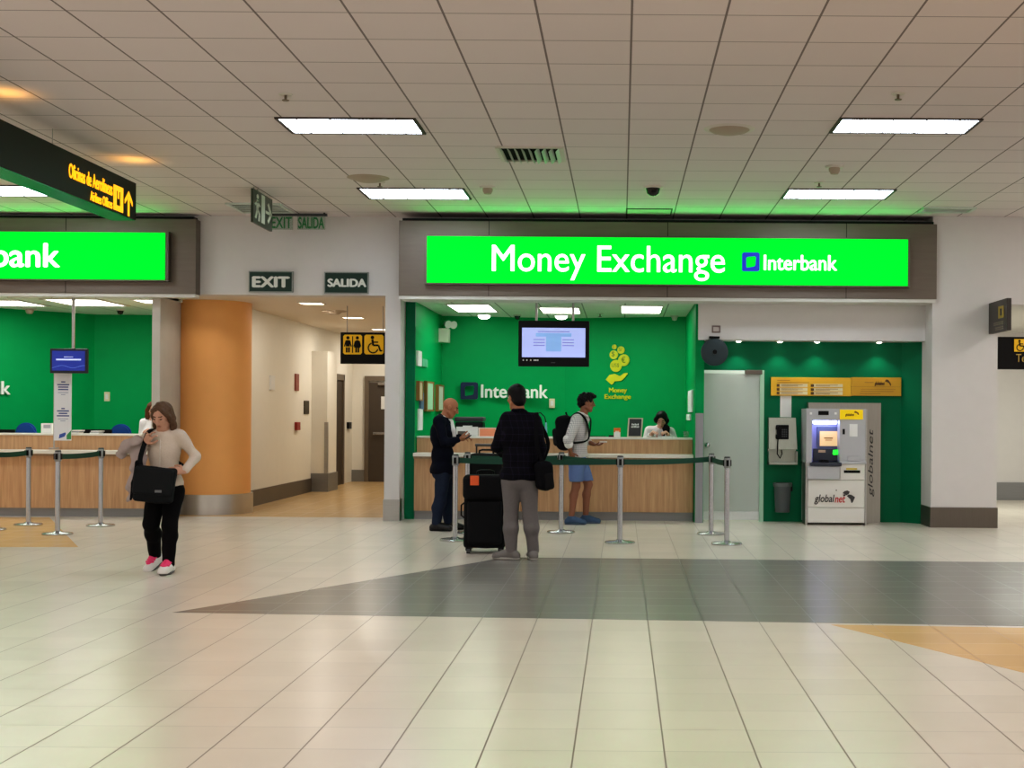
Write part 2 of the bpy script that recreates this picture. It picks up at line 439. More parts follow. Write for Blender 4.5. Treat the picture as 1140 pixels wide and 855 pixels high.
obj('door_closer', bx(dx0 + 0.2, dx0 + 0.6, 27.88, 27.95, zt - 0.1, zt - 0.04, 0.01), steel, d2)

# orange column with steel base band
ocx, ocy, ocr = ux(236, 19.2, 450), 19.22, 0.55
col = struct('column_orange', lathe(B(), (ocx, ocy, 0), [(0, 0), (ocr, 0), (ocr, BC + 0.1), (0, BC + 0.1)], 64), orange_wall, smooth=True)
bz = uz(551, 18.7, 245)
obj('base_band', lathe(B(), (ocx, ocy, 0), [(ocr - 0.03, 0), (ocr + 0.035, 0), (ocr + 0.035, bz), (ocr - 0.03, bz)], 56, math.radians(-122), math.radians(140)), steel_mat('column_band_steel', (196, 190, 182), 0.28, (3, 3, 1)), col, True)
obj('base_strip', lathe(B(), (ocx, ocy, 0), [(ocr - 0.03, 0), (ocr + 0.012, 0), (ocr + 0.012, 0.1), (ocr - 0.03, 0.1)], 30, math.radians(-200), math.radians(-122)), kick, col, True)

# left booth shell
jx0, jx1 = ux(169, FC, 420), ux(178, FC, 420)
struct('wall_left_pier', bx(jx0, jx1, FC, 18.6, 0, uz(331, FC)), mat('pier_paint', (196, 190, 180), 0.6))
gy0 = 21.2; gx0 = ux(105, gy0, 420); gx1, gy1 = -10.85, 18.3
b = B(); prism(b, [(gx0, gy0), (gx1, gy1), (gx1 - .12, gy1 + .1), (gx0 - 0.08, gy0 + 0.15)], 0, BC + 0.2); struct('wall_booth_left_diagonal', b, green_wall)
struct('wall_booth_left_back', bx(gx0 - 0.08, jx1, gy0, gy0 + 0.15, 0, BC + 0.2), green_wall)
struct('wall_booth_left_side', bx(jx0, jx0 + .08, 18.6, gy0, 0, BC + 0.2), MATS['pier_paint'])
struct('ceiling_booth_left', bx(-11, jx1, FC + 0.28, gy0 + 0.2, BC, BC + 0.15), booth_ceil)
# main booth shell
mx0, mx1 = ux(462, 18.3, 460), ux(773.5, 18.1, 440)
YB = 20.95; YK = 21.3; YR = 20.75; kx = ux(629, YK, 420)
struct('wall_booth_side_left', bx(px1, mx0, 18.28, 21.1, 0, BC + 0.2), green_wall)
b = B(); prism(b, [(mx0 - 0.1, YB), (kx, YK), (kx, YK + .15), (mx0 - 0.1, YB + 0.2)], 0, BC + 0.2); struct('wall_booth_back_left', b, green_wall)
b = B(); prism(b, [(kx, YK), (mx1 + 0.1, YR), (mx1 + 0.1, YR + .2), (kx, YK + .15)], 0, BC + 0.2); struct('wall_booth_back_right', b, green_wall)
struct('wall_booth_side_right', bx(mx1, mx1 + 0.12, 17.98, 21.0, 0, BC + 0.2), green_wall)
struct('ceiling_booth', bx(mx0 - 0.1, mx1 + 0.1, FC + 0.28, 21.5, BC, BC + 0.15), booth_ceil)
struct('trim_2', bx(mx1 + 0.005, mx1 + 0.112, 17.93, 17.985, 0, uz(460, 17.95, 778)), steel_mat('post_steel', (150, 152, 156), 0.35, (60, 60, 2), 0.7))
struct('trim_3', bx(px1 + 0.02, mx0 + 0.004, 18.24, 18.285, 0, BC), green_dark)
# alcove
AY = 18.25
ax1 = ux(1003, AY, 480); ds0, ds1 = ux(781.5, AY, 490), ux(850, AY, 490); dzt = uz(412, AY, 816)
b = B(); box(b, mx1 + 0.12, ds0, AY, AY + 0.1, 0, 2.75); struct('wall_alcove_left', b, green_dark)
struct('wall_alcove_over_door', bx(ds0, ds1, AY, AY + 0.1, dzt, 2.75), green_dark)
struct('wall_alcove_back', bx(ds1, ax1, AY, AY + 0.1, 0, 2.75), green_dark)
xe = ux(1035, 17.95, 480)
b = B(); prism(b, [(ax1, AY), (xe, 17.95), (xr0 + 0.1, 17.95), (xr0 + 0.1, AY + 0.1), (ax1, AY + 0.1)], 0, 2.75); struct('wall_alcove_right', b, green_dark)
struct('ceiling_alcove', bx(mx1 + 0.1, xr0 + 0.1, FC + 0.3, AY + 0.02, uz(379, FC, 900) + 0.002, 2.9), white_soffit)
# room behind the frosted door
struct('wall_back_room', bx(mx1 + .12, 3.2, 20.2, 20.3, 0, 2.75), white)
struct('ceiling_back_room', bx(1.1, 3.2, AY + 0.1, 20.3, 2.75, 2.85), white)

# frosted glass door
glass = mat('frosted_glass', (208, 214, 208), 0.45, trans=0.35, var=0.02)
gd = struct('door_3', bx(ds0 + 0.02, ds1 - 0.06, AY - 0.02, AY, 0.13, dzt - 0.05), glass)
b = B(); box(b, ds0 + 0.02, ds1 - 0.06, AY - 0.03, AY + 0.01, 0.02, 0.135, 0.004); obj('door_rail', b, mat('rail_metal', (215, 218, 215), 0.4, 0.3), gd)
b = B(); box(b, ds1 - 0.06, ds1, AY - 0.04, AY + 0.02, 0, dzt); obj('door_jamb', b, mat('jamb_glass', (168, 205, 180), 0.3), gd)
box(b := B(), ds1 - 0.27, ds1 - 0.03, AY - 0.07, AY - 0.01, dzt - 0.06, dzt, 0.006); obj('door_closer', b, steel_dk, gd)
b = B(); cone(b, (ds0 + 0.07, AY - 0.02, 1.06), (ds0 + 0.07, AY - 0.07, 1.06), 0.022); ball(b, (ds0 + 0.07, AY - 0.09, 1.06), 0.036); obj('door_knob', b, steel_lt, gd, True)

# ------------------------------------------------------------------ illuminated fascia signs
fasc = steel_mat('fascia_panel', (120, 110, 100), 0.42, (1.5, 2, 14), metal=0.55)
def sign_green(name):
    return mat(name, (0, 120, 40), 0.5, emit=0.86, var=0.02, ecol=(0, 255, 56), spec=0.0)
sg = sign_green('sign_light_green')
sw = mat('sign_white_lit', (245, 250, 245), 0.4, emit=0.9, var=0.01, ecol=(248, 255, 250))
sb = mat('sign_blue_lit', (10, 20, 120), 0.4, emit=0.6, var=0.01, ecol=(10, 60, 230))
YF, YP = 17.38, 17.26
def fascia(root, xa, xb, seams, YF):
    z0, z1 = uz(331, YF, 740), uz(247.5, YF, 740)
    obj('fascia_panel', bx(xa, xb, YF, FC, z0, z1, 0.004), fasc, root)
    obj('top_trim', bx(xa + 0.04, xb - 0.04, YF + 0.02, FC, z1, z1 + 0.035), black, root)
    obj('soffit_strip', bx(xa + 0.01, xb - 0.01, YF + 0.015, FC, z0 - 0.045, z0), white_soffit, root)
    for s in seams: obj('panel_seam', bx(s - 0.004, s + 0.004, YF - 0.002, YF + 0.01, z0, z1), black, root)
def logo(root, px0, py0, px1, py1, Y, m, hole=None, t=0.006):
    f = FP(px0, py0, px1, py1, Y, t)
    out = [(.0, .03), (.1, 0), (.9, 0), (1, .06), (1, .94), (.9, 1), (.08, 1), (0, .92)]
    inn = [(.25, .22), (.3, .19), (.7, .26), (.76, .32), (.8, .74), (.74, .8), (.3, .76), (.24, .7)]
    f.ring(out, inn).make('logo', m, root)
ms = thing('illuminated_sign', 'long green lit money exchange sign on a steel fascia above the middle booth', 'sign', (ux(743, YF), FC, uz(331, YF, 740)))
xa, xb = ux(444, YF, 290), ux(1043, YF, 290)
fascia(ms, xa, xb, [ux(543, YF), ux(742, YF), ux(941, YF)], YF)
obj('light_panel', bx(ux(475, YP, 290), ux(1011, YP, 290), YP, YF, uz(316.5, YP, 740), uz(264.5, YP, 740), 0.006), sg, ms)
obj('panel_frame', bx(ux(472, YP, 290), ux(1014, YP, 290), YP + 0.015, YF, uz(318, YP, 740), uz(263, YP, 740)), steel_dk, ms)
wall_text('lettering', 'Money Exchange', 547.5, 272.5, 807, 311.5, YP, sw, ms, bold=0.008)
wall_text('lettering', 'Interbank', 850, 283.5, 932, 301, YP, sw, ms, bold=0.022)
logo(ms, 826, 281, 845.5, 302, YP, sb)
YF, YP = 17.66, 17.54
LX = ux(218, YF, 300)
ls = thing('illuminated_sign', 'green lit bank sign above the booth beside the orange column', 'sign', (ux(60, YF), FC, uz(331, YF, 740)))
xa2 = ux(-220, YF, 290); fascia(ls, xa2, LX, [ux(72, YF), ux(-60, YF)], YF)
obj('light_panel', bx(ux(-190, YP, 287), ux(183.5, YP, 287), YP, YF, uz(312.5, YP, 740) - 0.035, uz(260, YP, 740) - 0.035, 0.006), sg, ls)
obj('panel_frame', bx(ux(-193, YP, 287), ux(187, YP, 287), YP + 0.015, YF, uz(314, YP, 740) - 0.035, uz(258.5, YP, 740) - 0.035), steel_dk, ls)
wall_text('lettering', 'Interbank', -84, 269.5, 67, 297, YP, sw, ls, bold=0.022)
logo(ls, -126, 266, -94, 301, YP, sb)

# ------------------------------------------------------------------ ceiling fixtures of the hall
lens = bpy.data.materials.new('light_lens'); lens.use_nodes = True
nt = lens.node_tree; pb = nt.nodes['Principled BSDF']
tc = nt.nodes.new('ShaderNodeTexCoord'); sp = nt.nodes.new('ShaderNodeSeparateXYZ'); nt.links.new(tc.outputs['Object'], sp.inputs[0])
k1 = nmath(nt, 'LESS_THAN', nmath(nt, 'ABSOLUTE', nmath(nt, 'SUBTRACT', nmath(nt, 'FRACT', nmath(nt, 'DIVIDE', sp.outputs['X'], 0.3)), 0.5)), 0.035)
k2 = nmath(nt, 'LESS_THAN', nmath(nt, 'ABSOLUTE', nmath(nt, 'SUBTRACT', nmath(nt, 'FRACT', nmath(nt, 'DIVIDE', sp.outputs['Y'], 0.19)), 0.5)), 0.05)
st = nmath(nt, 'SUBTRACT', 16.0, nmath(nt, 'MULTIPLY', nmath(nt, 'MAXIMUM', k1, k2), 15.2))
pb.inputs['Emission Color'].default_value = lin((228, 240, 255)); nt.links.new(st, pb.inputs['Emission Strength'])
pb.inputs['Base Color'].default_value = lin((235, 240, 245))
rim = mat('fixture_rim', (60, 52, 46), 0.6)
def troffer(label, x0, x1, y0, y1, group=None):
    r = thing('ceiling_light', label, 'ceiling light', ((x0 + x1) / 2, (y0 + y1) / 2, HC), group)
    b = B(); h = 0.015
    box(b, x0 - 0.03, x0, y0 - 0.02, y1 + 0.02, HC - h, HC + 0.01); box(b, x1, x1 + 0.03, y0 - 0.02, y1 + 0.02, HC - h, HC + 0.01)
    box(b, x0, x1, y0 - 0.02, y0, HC - h, HC + 0.01); box(b, x0, x1, y1, y1 + 0.02, HC - h, HC + 0.01)
    obj('light_frame', b, rim, r)  # dark rim colour stands in for the shade inside the recess
    obj('light_lens', bx(x0, x1, y0, y1, HC - 0.006, HC + 0.005), lens, r)
def ceilY(px, py):
    a, b = px - CX, CY - py
    return F * (HC - EYE) / (b + ROLL * a)
def cx_(px, py): return ux(px, ceilY(px, py), py)
LXa, LXb = cx_(320, 140), cx_(465, 140)
RXa, RXb = cx_(931, 141), cx_(1084, 138)
Ya, Yb = ceilY(390, 131.5), ceilY(390, 147.5)
troffer('long ceiling panel light nearest the viewer on the side of the exit signs', LXa, LXb, Ya, Yb)
Yc, Yd = ceilY(460, 209.5), ceilY(460, 220.5)
troffer('panel light close to the wall above the SALIDA sign', LXa, LXb, Yc, Yd)
troffer('panel light in the ceiling over the telephone and cash machine, nearer of that pair', RXa, RXb, ceilY(1010, 132), ceilY(1005, 147))
troffer('panel light close to the wall above the bank logo of the long sign', RXa, RXb, ceilY(940, 210.5), ceilY(930, 220.5))
troffer('panel light seen behind the hanging airline offices sign', LXa - 5.05, LXb - 5.05, Yc, Yd)
def area(x, y, z, sx, sy, w, col=(1, 1, 1), rot=(0, 0, 0), name='area_lamp'):
    l = bpy.data.lights.new(name, 'AREA'); l.shape = 'RECTANGLE'; l.size = sx; l.size_y = sy; l.energy = w; l.color = col
    o = bpy.data.objects.new(name, l); COL.objects.link(o); o.location = (x, y, z); o.rotation_euler = rot
    return o
def spot(x, y, z, w, col=(1, 1, 1), ang=120, r=0.03, rot=(0, 0, 0), blend=0.6):
    l = bpy.data.lights.new('spot_lamp', 'SPOT'); l.energy = w; l.color = col; l.spot_size = math.radians(ang); l.spot_blend = blend; l.shadow_soft_size = r
    o = bpy.data.objects.new('spot_lamp', l); COL.objects.link(o); o.location = (x, y, z); o.rotation_euler = rot
    return o
# the same fixtures carry on over the part of the hall behind and beside the view
for y, pw in ((8.0, 40), (4.3, 30), (0.6, 30), (-3.0, 30)):
    for x in (-12.7, -7.6, -2.5, 2.6, 7.6): area(x, y, HC - 0.01, 1.2, 0.6, pw, (1.0, 0.98, 0.95))
for y in (12.1, 15.8):
    for x in (-12.7, 7.6): area(x, y, HC - 0.01, 1.2, 0.6, 60, (1.0, 0.97, 0.94))

metal_w = mat('white_metal', (205, 198, 188), 0.5)
vent_m = mat('vent_slats', (205, 214, 205), 0.45, 0.2)
def vent(label, px0, py0, px1, py1, dark=False, n=9, frame_m=None):
    y0, y1 = ceilY((px0 + px1) / 2, py0), ceilY((px0 + px1) / 2, py1)
    x0, x1 = cx_(px0, (py0 + py1) / 2), cx_(px1, (py0 + py1) / 2)
    r = thing('air_vent', label, 'air vent', ((x0 + x1) / 2, (y0 + y1) / 2, HC))
    obj('backing', bx(x0, x1, y0, y1, HC - 0.004, HC + 0.01), mat('vent_dark', (34, 36, 34), 0.8), r)
    b = B(); box(b, x0 - 0.02, x0 + 0.02, y0, y1, HC - 0.02, HC); box(b, x1 - 0.02, x1 + 0.02, y0, y1, HC - 0.02, HC)
    box(b, x0, x1, y0 - 0.02, y0 + 0.02, HC - 0.02, HC); box(b, x0, x1, y1 - 0.02, y1 + 0.02, HC - 0.02, HC)
    obj('vent_frame', b, metal_w if not dark else vent_m, r)
    b = B()
    for i in range(n):
        x = x0 + (x1 - x0) * (i + 0.5) / n; w = (x1 - x0) / n * 0.27
        if dark:
            y = y0 + (y1 - y0) * (i + 0.5) / n; box(b, x0, x1, y - 0.012, y + 0.012, HC - 0.018, HC - 0.006)
        else:
            s = 1 if i < n / 2 else -1
            q = [b.verts.new((x - w * s, yy, HC - 0.004)) for yy in (y0 + .02, y1 - .02)] + [b.verts.new((x + w * s, yy, HC - 0.05)) for yy in (y1 - .02, y0 + .02)]
            b.faces.new(q)
            q = [b.verts.new(v.co + Vector((0.006, 0, 0.002))) for v in q]; b.faces.new(q)
    obj('slat', b, vent_m, r)
vent('square ceiling vent with slanted slats lit green by the sign', 557, 163, 626, 178)
vent('dark return vent behind the hanging running man sign', 262, 226, 318, 236, True, 6)
vent('dark return vent above the right end of the long sign', 1026, 230.5, 1082, 235.5, True, 4)
def ceil_disc(name, label, cat, px, py, prof, m, prof2=None, m2=None, n2='body', group=None, m3=None):
    Y = ceilY(px, py); x = ux(px, Y, py)
    r = thing(name, label, cat, (x, Y, HC), group); r['kind'] = 'thing'
    obj('mounting_plate', lathe(B(), (x, Y, HC), prof, 24), m, r, True)
    if prof2: obj(n2, lathe(B(), (x, Y, HC), prof2, 24), m2, r, True)
    return r
beige = mat('beige_plastic', (172, 158, 140), 0.6)
spk = [(0, -.012), (.21, -.012), (.24, 0), (.24, .01), (0, .01)]
spk2 = [(0, -.05), (.1, -.045), (.16, -.03), (.19, -.012), (0, -.012)]
ceil_disc('ceiling_speaker', 'round beige ceiling speaker above the word Money Exchange on the long sign', 'speaker', 812, 143.5, spk, metal_w, spk2, beige, 'speaker_grille')
ceil_disc('ceiling_speaker', 'round beige ceiling speaker by the hanging running man sign', 'speaker', 410, 198, spk, beige, spk2, beige, 'speaker_grille')
sp_p = [(0, -.01), (.05, -.01), (.06, 0), (.06, .005), (0, .005)]; sp_b = [(0, -.055), (.028, -.055), (.03, -.048), (.011, -.045), (.011, -.01), (0, -.01)]
chrome = mat('sprinkler_metal', (120, 108, 92), 0.35, 0.7)
for lab, px, py in (('small metal sprinkler head in the ceiling nearest the hanging airline sign', 318, 105), ('small metal sprinkler head nearest the panel light over the cash machine', 1000, 104),
                    ('small sprinkler head just before the panel light above SALIDA', 423, 203), ('small sprinkler head just before the panel light above the bank logo', 912, 203)):
    ceil_disc('ceiling_sprinkler', lab, 'sprinkler', px, py, sp_p, metal_w, sp_b, chrome, 'sprinkler_head')
dt_p = [(0, -.02), (.09, -.02), (.1, 0), (.1, .005), (0, .005)]; dt_b = [(0, -.09), (.04, -.085), (.06, -.05), (.06, -.02), (0, -.02)]
ceil_disc('smoke_detector', 'white cone shaped smoke detector between the two panel lights over the cash machine', 'smoke detector', 929, 185, dt_p, metal_w, dt_b, beige, 'sensor')
ceil_disc('smoke_detector', 'small white smoke detector beside the square slatted vent', 'smoke detector', 543, 208, dt_p, metal_w, dt_b, beige, 'sensor')
dome = mat('dome_black', (12, 12, 14), 0.15)
ceil_disc('ceiling_camera', 'black dome camera in the hall ceiling before the long sign', 'security camera', 727, 208, [(0, -.02), (.11, -.02), (.12, 0), (.12, .005), (0, .005)], metal_w, [(0, -.11), (.04, -.1), (.07, -.075), (.085, -.02), (0, -.02)], dome, 'dome')
Yh0, Yh1 = ceilY(722, 232), ceilY(722, 239)
hx0, hx1 = cx_(697, 236), cx_(748, 236)
hp = thing('access_panel', 'thin framed access panel in the ceiling just before the long sign', 'access panel', ((hx0 + hx1) / 2, (Yh0 + Yh1) / 2, HC))
obj('panel_frame', Flat((hx0, Yh0, HC), (hx1 - hx0, 0, 0), (0, Yh1 - Yh0, 0), (0, 0, -1), 0.008).ring([(0, 0), (1, 0), (1, 1), (0, 1)], [(.03, .08), (.97, .08), (.97, .92), (.03, .92)]).bm, rim, hp)
obj('panel_face', Flat((hx0, Yh0, HC), (hx1 - hx0, 0, 0), (0, Yh1 - Yh0, 0), (0, 0, -1), 0.005).rect(.03, .08, .97, .92).bm, mat('panel_paint', (206, 200, 188), 0.7), hp)

# ------------------------------------------------------------------ hanging and wall signs
# long box sign running towards the viewer, face turned to the right
sx = -5.2; Ye = 5.2 * F / (CX - 150); Ys = 8.6
zt_, zb_ = EYE + 0.467 * 5.2, EYE + 0.391 * 5.2
hs = thing('hanging_sign', 'long black box sign with yellow airline offices lettering hung from the ceiling', 'sign', (sx - 0.15, (Ys + Ye) / 2, zb_))
obj('sign_box', bx(sx - 0.26, sx, Ys, Ye, zb_, zt_, 0.006), sign_black, hs)
amber = mat('sign_amber_lit', (255, 190, 20), 0.4, emit=1.0, var=0.01, ecol=(255, 186, 24))
und = mat('underside_green_reflection', (20, 150, 84), 0.22, var=0.03)  # green reflection put into the colour of the black sign's underside
obj('underside', bx(sx - 0.25, sx - 0.01, Ys + 0.02, Ye - 0.02, zb_ - 0.008, zb_ + 0.005), und, hs)
for y in (9.0, 12.4): obj('hanger_wire', cone(B(), (sx - 0.2, y, zt_ - 0.01), (sx - 0.2, y, HC + 0.01), 0.004), steel, hs)
def sY(px): return -sx * F / (CX - px)   # depth of a photo column on the face of the sign
def sz(py, px): return EYE + ((CY - py) + ROLL * (px - CX)) * sY(px) / F
def sideF(px0, pyt, pyb, px1, X=None):
    """unit square on the sign face: from photo column px0 to px1, heights read at px0"""
    ya, yb = sY(px0), sY(px1)
    return Flat((sx, ya, sz(pyb, px0)), (0, yb - ya, 0), (0, 0, sz(pyt, px0) - sz(pyb, px0)), (1, 0, 0), 0.006)
f = sideF(74.5, 181, 197.5, 123); lettering('lettering', 'Oficinas de Aerolíneas', f.o, f.a, f.b, (1, 0, 0), amber, hs, bold=0.012)
f = sideF(98.5, 212, 223, 123); lettering('lettering', 'Airlines Offices', f.o, f.a, f.b, (1, 0, 0), amber, hs, bold=0.012)
f = sideF(124.5, 205, 233, 135); f.ring([(0, 0), (1, 0), (1, 1), (0, 1)], [(.3, .22), (.72, .22), (.72, .8), (.3, .8)])
f.bar(.5, .5, .5, .8, .12); f.make('pictogram', amber, hs)
f = sideF(137, 211, 239, 145.5); f.bar(.5, 0, .5, .75, .2); f.poly([(.5, 1), (.0, .62), (.0, .45), (.5, .8), (1, .45), (1, .62)]); f.make('arrow', amber, hs)
# running man blade sign, face turned to the right
vx = -4.36; va, vb = vx * F / (280.5 - CX), vx * F / (301.6 - CX)
def vz(py, px): return EYE + ((CY - py) + ROLL * (px - CX)) * (vx * F / (px - CX)) / F
z1v, z0v = min(vz(209.5, 280.5), HC - 0.02), vz(247, 280.5)
ex = thing('exit_sign', 'dark green hanging blade sign with white running man and arrow', 'sign', (vx, (va + vb) / 2, z0v))
egreen = mat('exit_sign_green', (52, 66, 54), 0.3); egrey = mat('exit_sign_white', (205, 208, 196), 0.5)
obj('sign_plate', bx(vx - 0.03, vx, va, vb, z0v, z1v), egreen, ex)
for y in (va + .06, va + .22): obj('hanger', cone(B(), (vx - 0.015, y, z1v), (vx - 0.015, y, HC + 0.01), 0.008), steel, ex)
f = Flat((vx, va, z0v), (0, vb - va, 0), (0, 0, z1v - z0v), (1, 0, 0), 0.005)
f.disc(.2, .82, .05, .07).bar(.2, .72, .2, .42, .1).bar(.2, .45, .1, .15, .07).bar(.2, .45, .3, .3, .07).bar(.3, .3, .27, .1, .07).bar(.2, .68, .08, .55, .06).bar(.2, .68, .32, .55, .06)
f.rect(.4, .1, .58, .95)
f.bar(.62, .5, .92, .5, .08).poly([(.97, .5), (.78, .82), (.72, .74), (.86, .5), (.72, .26), (.78, .18)])
f.make('pictogram', egrey, ex)
# clear plate signs with green letters
acr = mat('clear_acrylic', (215, 232, 220), 0.1, trans=0.9, var=0.01)
eg = mat('exit_letter_green', (40, 122, 70), 0.4)
cs = thing('exit_sign', 'clear plate hanging near the ceiling with green EXIT and SALIDA letters', 'sign', (ux(332, 17.5, 248), 17.5, uz(256, 17.5, 332)))
obj('sign_plate', bx(ux(300, 17.5, 248), ux(326, 17.5, 248), 17.5, 17.51, uz(255.5, 17.5, 313), uz(240, 17.5, 313)), acr, cs)
obj('sign_plate', bx(ux(331, 17.5, 248), ux(362, 17.5, 248), 17.5, 17.51, uz(255.5, 17.5, 346), uz(240, 17.5, 346)), acr, cs)
b = B(); box(b, ux(298, 17.5, 240), ux(364, 17.5, 240), 17.48, 17.53, uz(240.5, 17.5, 332), uz(238, 17.5, 332))
for px in (322, 361): cone(b, (ux(px, 17.5, 238), 17.505, uz(239, 17.5, px)), (ux(px, 17.5, 238), 17.505, HC + .01), 0.012)
obj('hanger_rail', b, dark_grey, cs)
wall_text('lettering', 'EXIT', 302, 241.5, 325, 254, 17.5, eg, cs, bold=0.02)
wall_text('lettering', 'SALIDA', 332, 241.5, 361, 254.5, 17.5, eg, cs, bold=0.03)
sdg = mat('sign_dark_green', (14, 52, 42), 0.35); sfr = mat('sign_trim', (150, 156, 150), 0.4, 0.4)
def exit_board(label, word, px0, py0, px1, py1, tx0, ty0, tx1, ty1):
    (x0, z0), (x1, _), (_, z1) = U(px0, py1, FC), U(px1, py1, FC), U(px0, py0, FC)
    r = thing('exit_sign', label, 'sign', ((x0 + x1) / 2, FC, z0))
    obj('sign_board', bx(x0, x1, FC - 0.03, FC, z0, z1), sdg, r)
    Flat((x0, FC - .03, z0), (x1 - x0, 0, 0), (0, 0, z1 - z0), (0, -1, 0), 0.006).ring([(0, 0), (1, 0), (1, 1), (0, 1)], [(.02, .045), (.98, .045), (.98, .955), (.02, .955)]).make('sign_frame', sfr, r)
    wall_text('lettering', word, tx0, ty0, tx1, ty1, FC - 0.03, mat('sign_letter', (225, 228, 220), 0.5), r, bold=0.055)
exit_board('dark green wall sign reading EXIT in white capitals', 'EXIT', 277.5, 302, 326.5, 325.5, 280.5, 307.5, 322.5, 320)
exit_board('dark green wall sign reading SALIDA in white capitals', 'SALIDA', 361.5, 303, 410.5, 327, 364.5, 310, 408, 319.5)
# restroom sign in the corridor
def wheelchair(f):
    f.disc(.42, .86, .09).bar(.42, .76, .46, .46, .11).bar(.46, .62, .72, .62, .07).bar(.46, .46, .74, .46, .09).bar(.74, .46, .84, .16, .09).bar(.84, .17, .94, .2, .07)
    f.arc(.46, .33, .25, .07, math.radians(110), math.radians(345)); return f
rs = thing('restroom_sign', 'black and yellow restroom sign hanging in the corridor', 'sign', (ux(410, 19.6, 388), 19.6, uz(405, 19.6, 400)))
obj('sign_board', bx(ux(379, 19.6, 388), ux(433, 19.6, 388), 19.6, 19.66, uz(405, 19.6, 400), uz(370, 19.6, 400), 0.004), sign_black, rs)
for p in (386, 426): obj('hanger', cone(B(), (ux(p, 19.6, 370), 19.63, uz(371, 19.6, 400)), (ux(p, 19.6, 370), 19.63, BC + .05), 0.008), steel, rs)
yl = mat('sign_yellow', (240, 190, 20), 0.45, var=0.02, emit=0.12)
for a, c in ((382, 403), (405.5, 427)):
    f = FP(a, 372.5, c, 394.5, 19.595, .004); f.poly([(.08, 0), (.92, 0), (1, .08), (1, .92), (.92, 1), (.08, 1), (0, .92), (0, .08)]); f.make('pictogram_plate', yl, rs)
f = FP(382, 372.5, 403, 394.5, 19.59, .004)
for x, wmn in ((.25, 0), (.75, 1)):
    f.disc(x, .84, .085)
    if wmn: f.poly([(x - .08, .72), (x + .08, .72), (x + .17, .34), (x - .17, .34)])
    else: f.rect(x - .11, .4, x + .11, .72)
    f.bar(x - .06, .36, x - .06, .1, .09).bar(x + .06, .36, x + .06, .1, .09).bar(x - .1, .68, x - .18, .4, .06).bar(x + .1, .68, x + .18, .4, .06)
f.bar(.5, .92, .5, .08, .05); f.make('pictogram', sign_black, rs)
wheelchair(FP(405.5, 372.5, 427, 394.5, 19.59, .004)).make('pictogram', sign_black, rs)
# passage sign on the right
ts = thing('passage_sign', 'black sign band with yellow wheelchair symbol over the passage', 'sign', (ux(1135, 17.45), 17.45, uz(411, 17.45, 1125)))
obj('sign_board', bx(ux(1111, 17.45, 392) + .01, ux(1111, 17.45, 392) + 1.9, 17.46, 17.55, uz(411, 17.45, 1125), uz(375, 17.45, 1125)), sign_black, ts)
for x in (ux(1112, 17.45) + .5, ux(1112, 17.45) + 1.5): obj('hanger', cone(B(), (x, 17.5, uz(376, 17.45, 1125)), (x, 17.5, uz(339, 17.45, 1125) + .01), 0.008), steel, ts)
f = FP(1129, 377.5, 1143, 391.5, 17.445, .004); f.rect(0, 0, 1, 1).make('pictogram_plate', yl, ts)
wheelchair(FP(1129, 377.5, 1143, 391.5, 17.44, .004)).make('pictogram', sign_black, ts)
wall_text('lettering', 'Teléfonos', 1131, 394, 1172, 403, 17.445, mat('sign_tan', (190, 160, 80), 0.5), ts)
# blade sign on the right pier, face turned to the left
wx_ = ux(1101, 17.44, 354); wy0 = wx_ * F / (1120 - CX)
bs = thing('blade_sign', 'dark blade sign with small yellow symbol sticking out of the wall beside the passage', 'sign', (wx_, 17.0, uz(371, 17.28, 1101)))
bz0, bz1 = uz(371, 17.28, 1101), uz(336.5, 17.28, 1101)
bsm = mat('blade_sign_face', (54, 46, 40), 0.4)
obj('sign_board', bx(wx_, wx_ + 0.06, wy0, 17.46, bz0, bz1, 0.004), bsm, bs)
f = Flat((wx_, 17.46, bz0), (0, wy0 - 17.46, 0), (0, 0, bz1 - bz0), (-1, 0, 0), 0.004); f.ring([(.56, .42), (.84, .42), (.84, .8), (.56, .8)], [(.64, .5), (.76, .5), (.76, .72), (.64, .72)]).make('pictogram', mat('dim_yellow', (170, 140, 50), .5), bs)
f = Flat((wx_, 17.46, bz0), (0, wy0 - 17.46, 0), (0, 0, bz1 - bz0), (-1, 0, 0), 0.004)
for y in (.3, .24, .14, .08): f.bar(.3 if y > .2 else .4, y, .84, y, .035)
f.make('lettering', mat('dim_text', (120, 108, 92), .5), bs)

# corridor wall fittings
def wall_plate(name, label, cat, px0, py0, px1, py1, m, t=0.03):
    """small plate on the corridor's left wall"""
    ya, yb = KX * F / (px0 - CX), KX * F / (px1 - CX)
    z0, z1 = uz(py1, ya, px0), uz(py0, ya, px0)
    o = obj(name, bx(KX - 0.005, KX + t, ya, yb, z0, z1, 0.004), m)
    return tag(o, label, cat)
wall_plate('wall_notice', 'small white notice on the corridor wall', 'notice', 299.5, 418, 304, 434, paper)
wall_plate('fire_notice', 'narrow red and white fire notice on the corridor wall', 'notice', 327.5, 416, 331, 435, mat('notice_red', (150, 84, 72), 0.5))
wall_plate('call_panel', 'black and yellow panel on the corridor wall near the pilaster', 'panel', 338, 446, 343, 461, mat('panel_black_yellow', (52, 44, 26), 0.5), 0.02)
wall_plate('fire_call_point', 'small red fire alarm call point low on the corridor wall', 'alarm', 328, 470, 331.5, 479, mat('alarm_red', (150, 40, 32), 0.5), 0.05)
wall_plate('door_intercom', 'small dark intercom on the wall beyond the corridor door', 'intercom', 386, 470, 389, 477.5, black, 0.05)
em = mat('lamp_white', (255, 250, 235), 0.4, emit=4.0, var=0.01, ecol=(255, 244, 220))
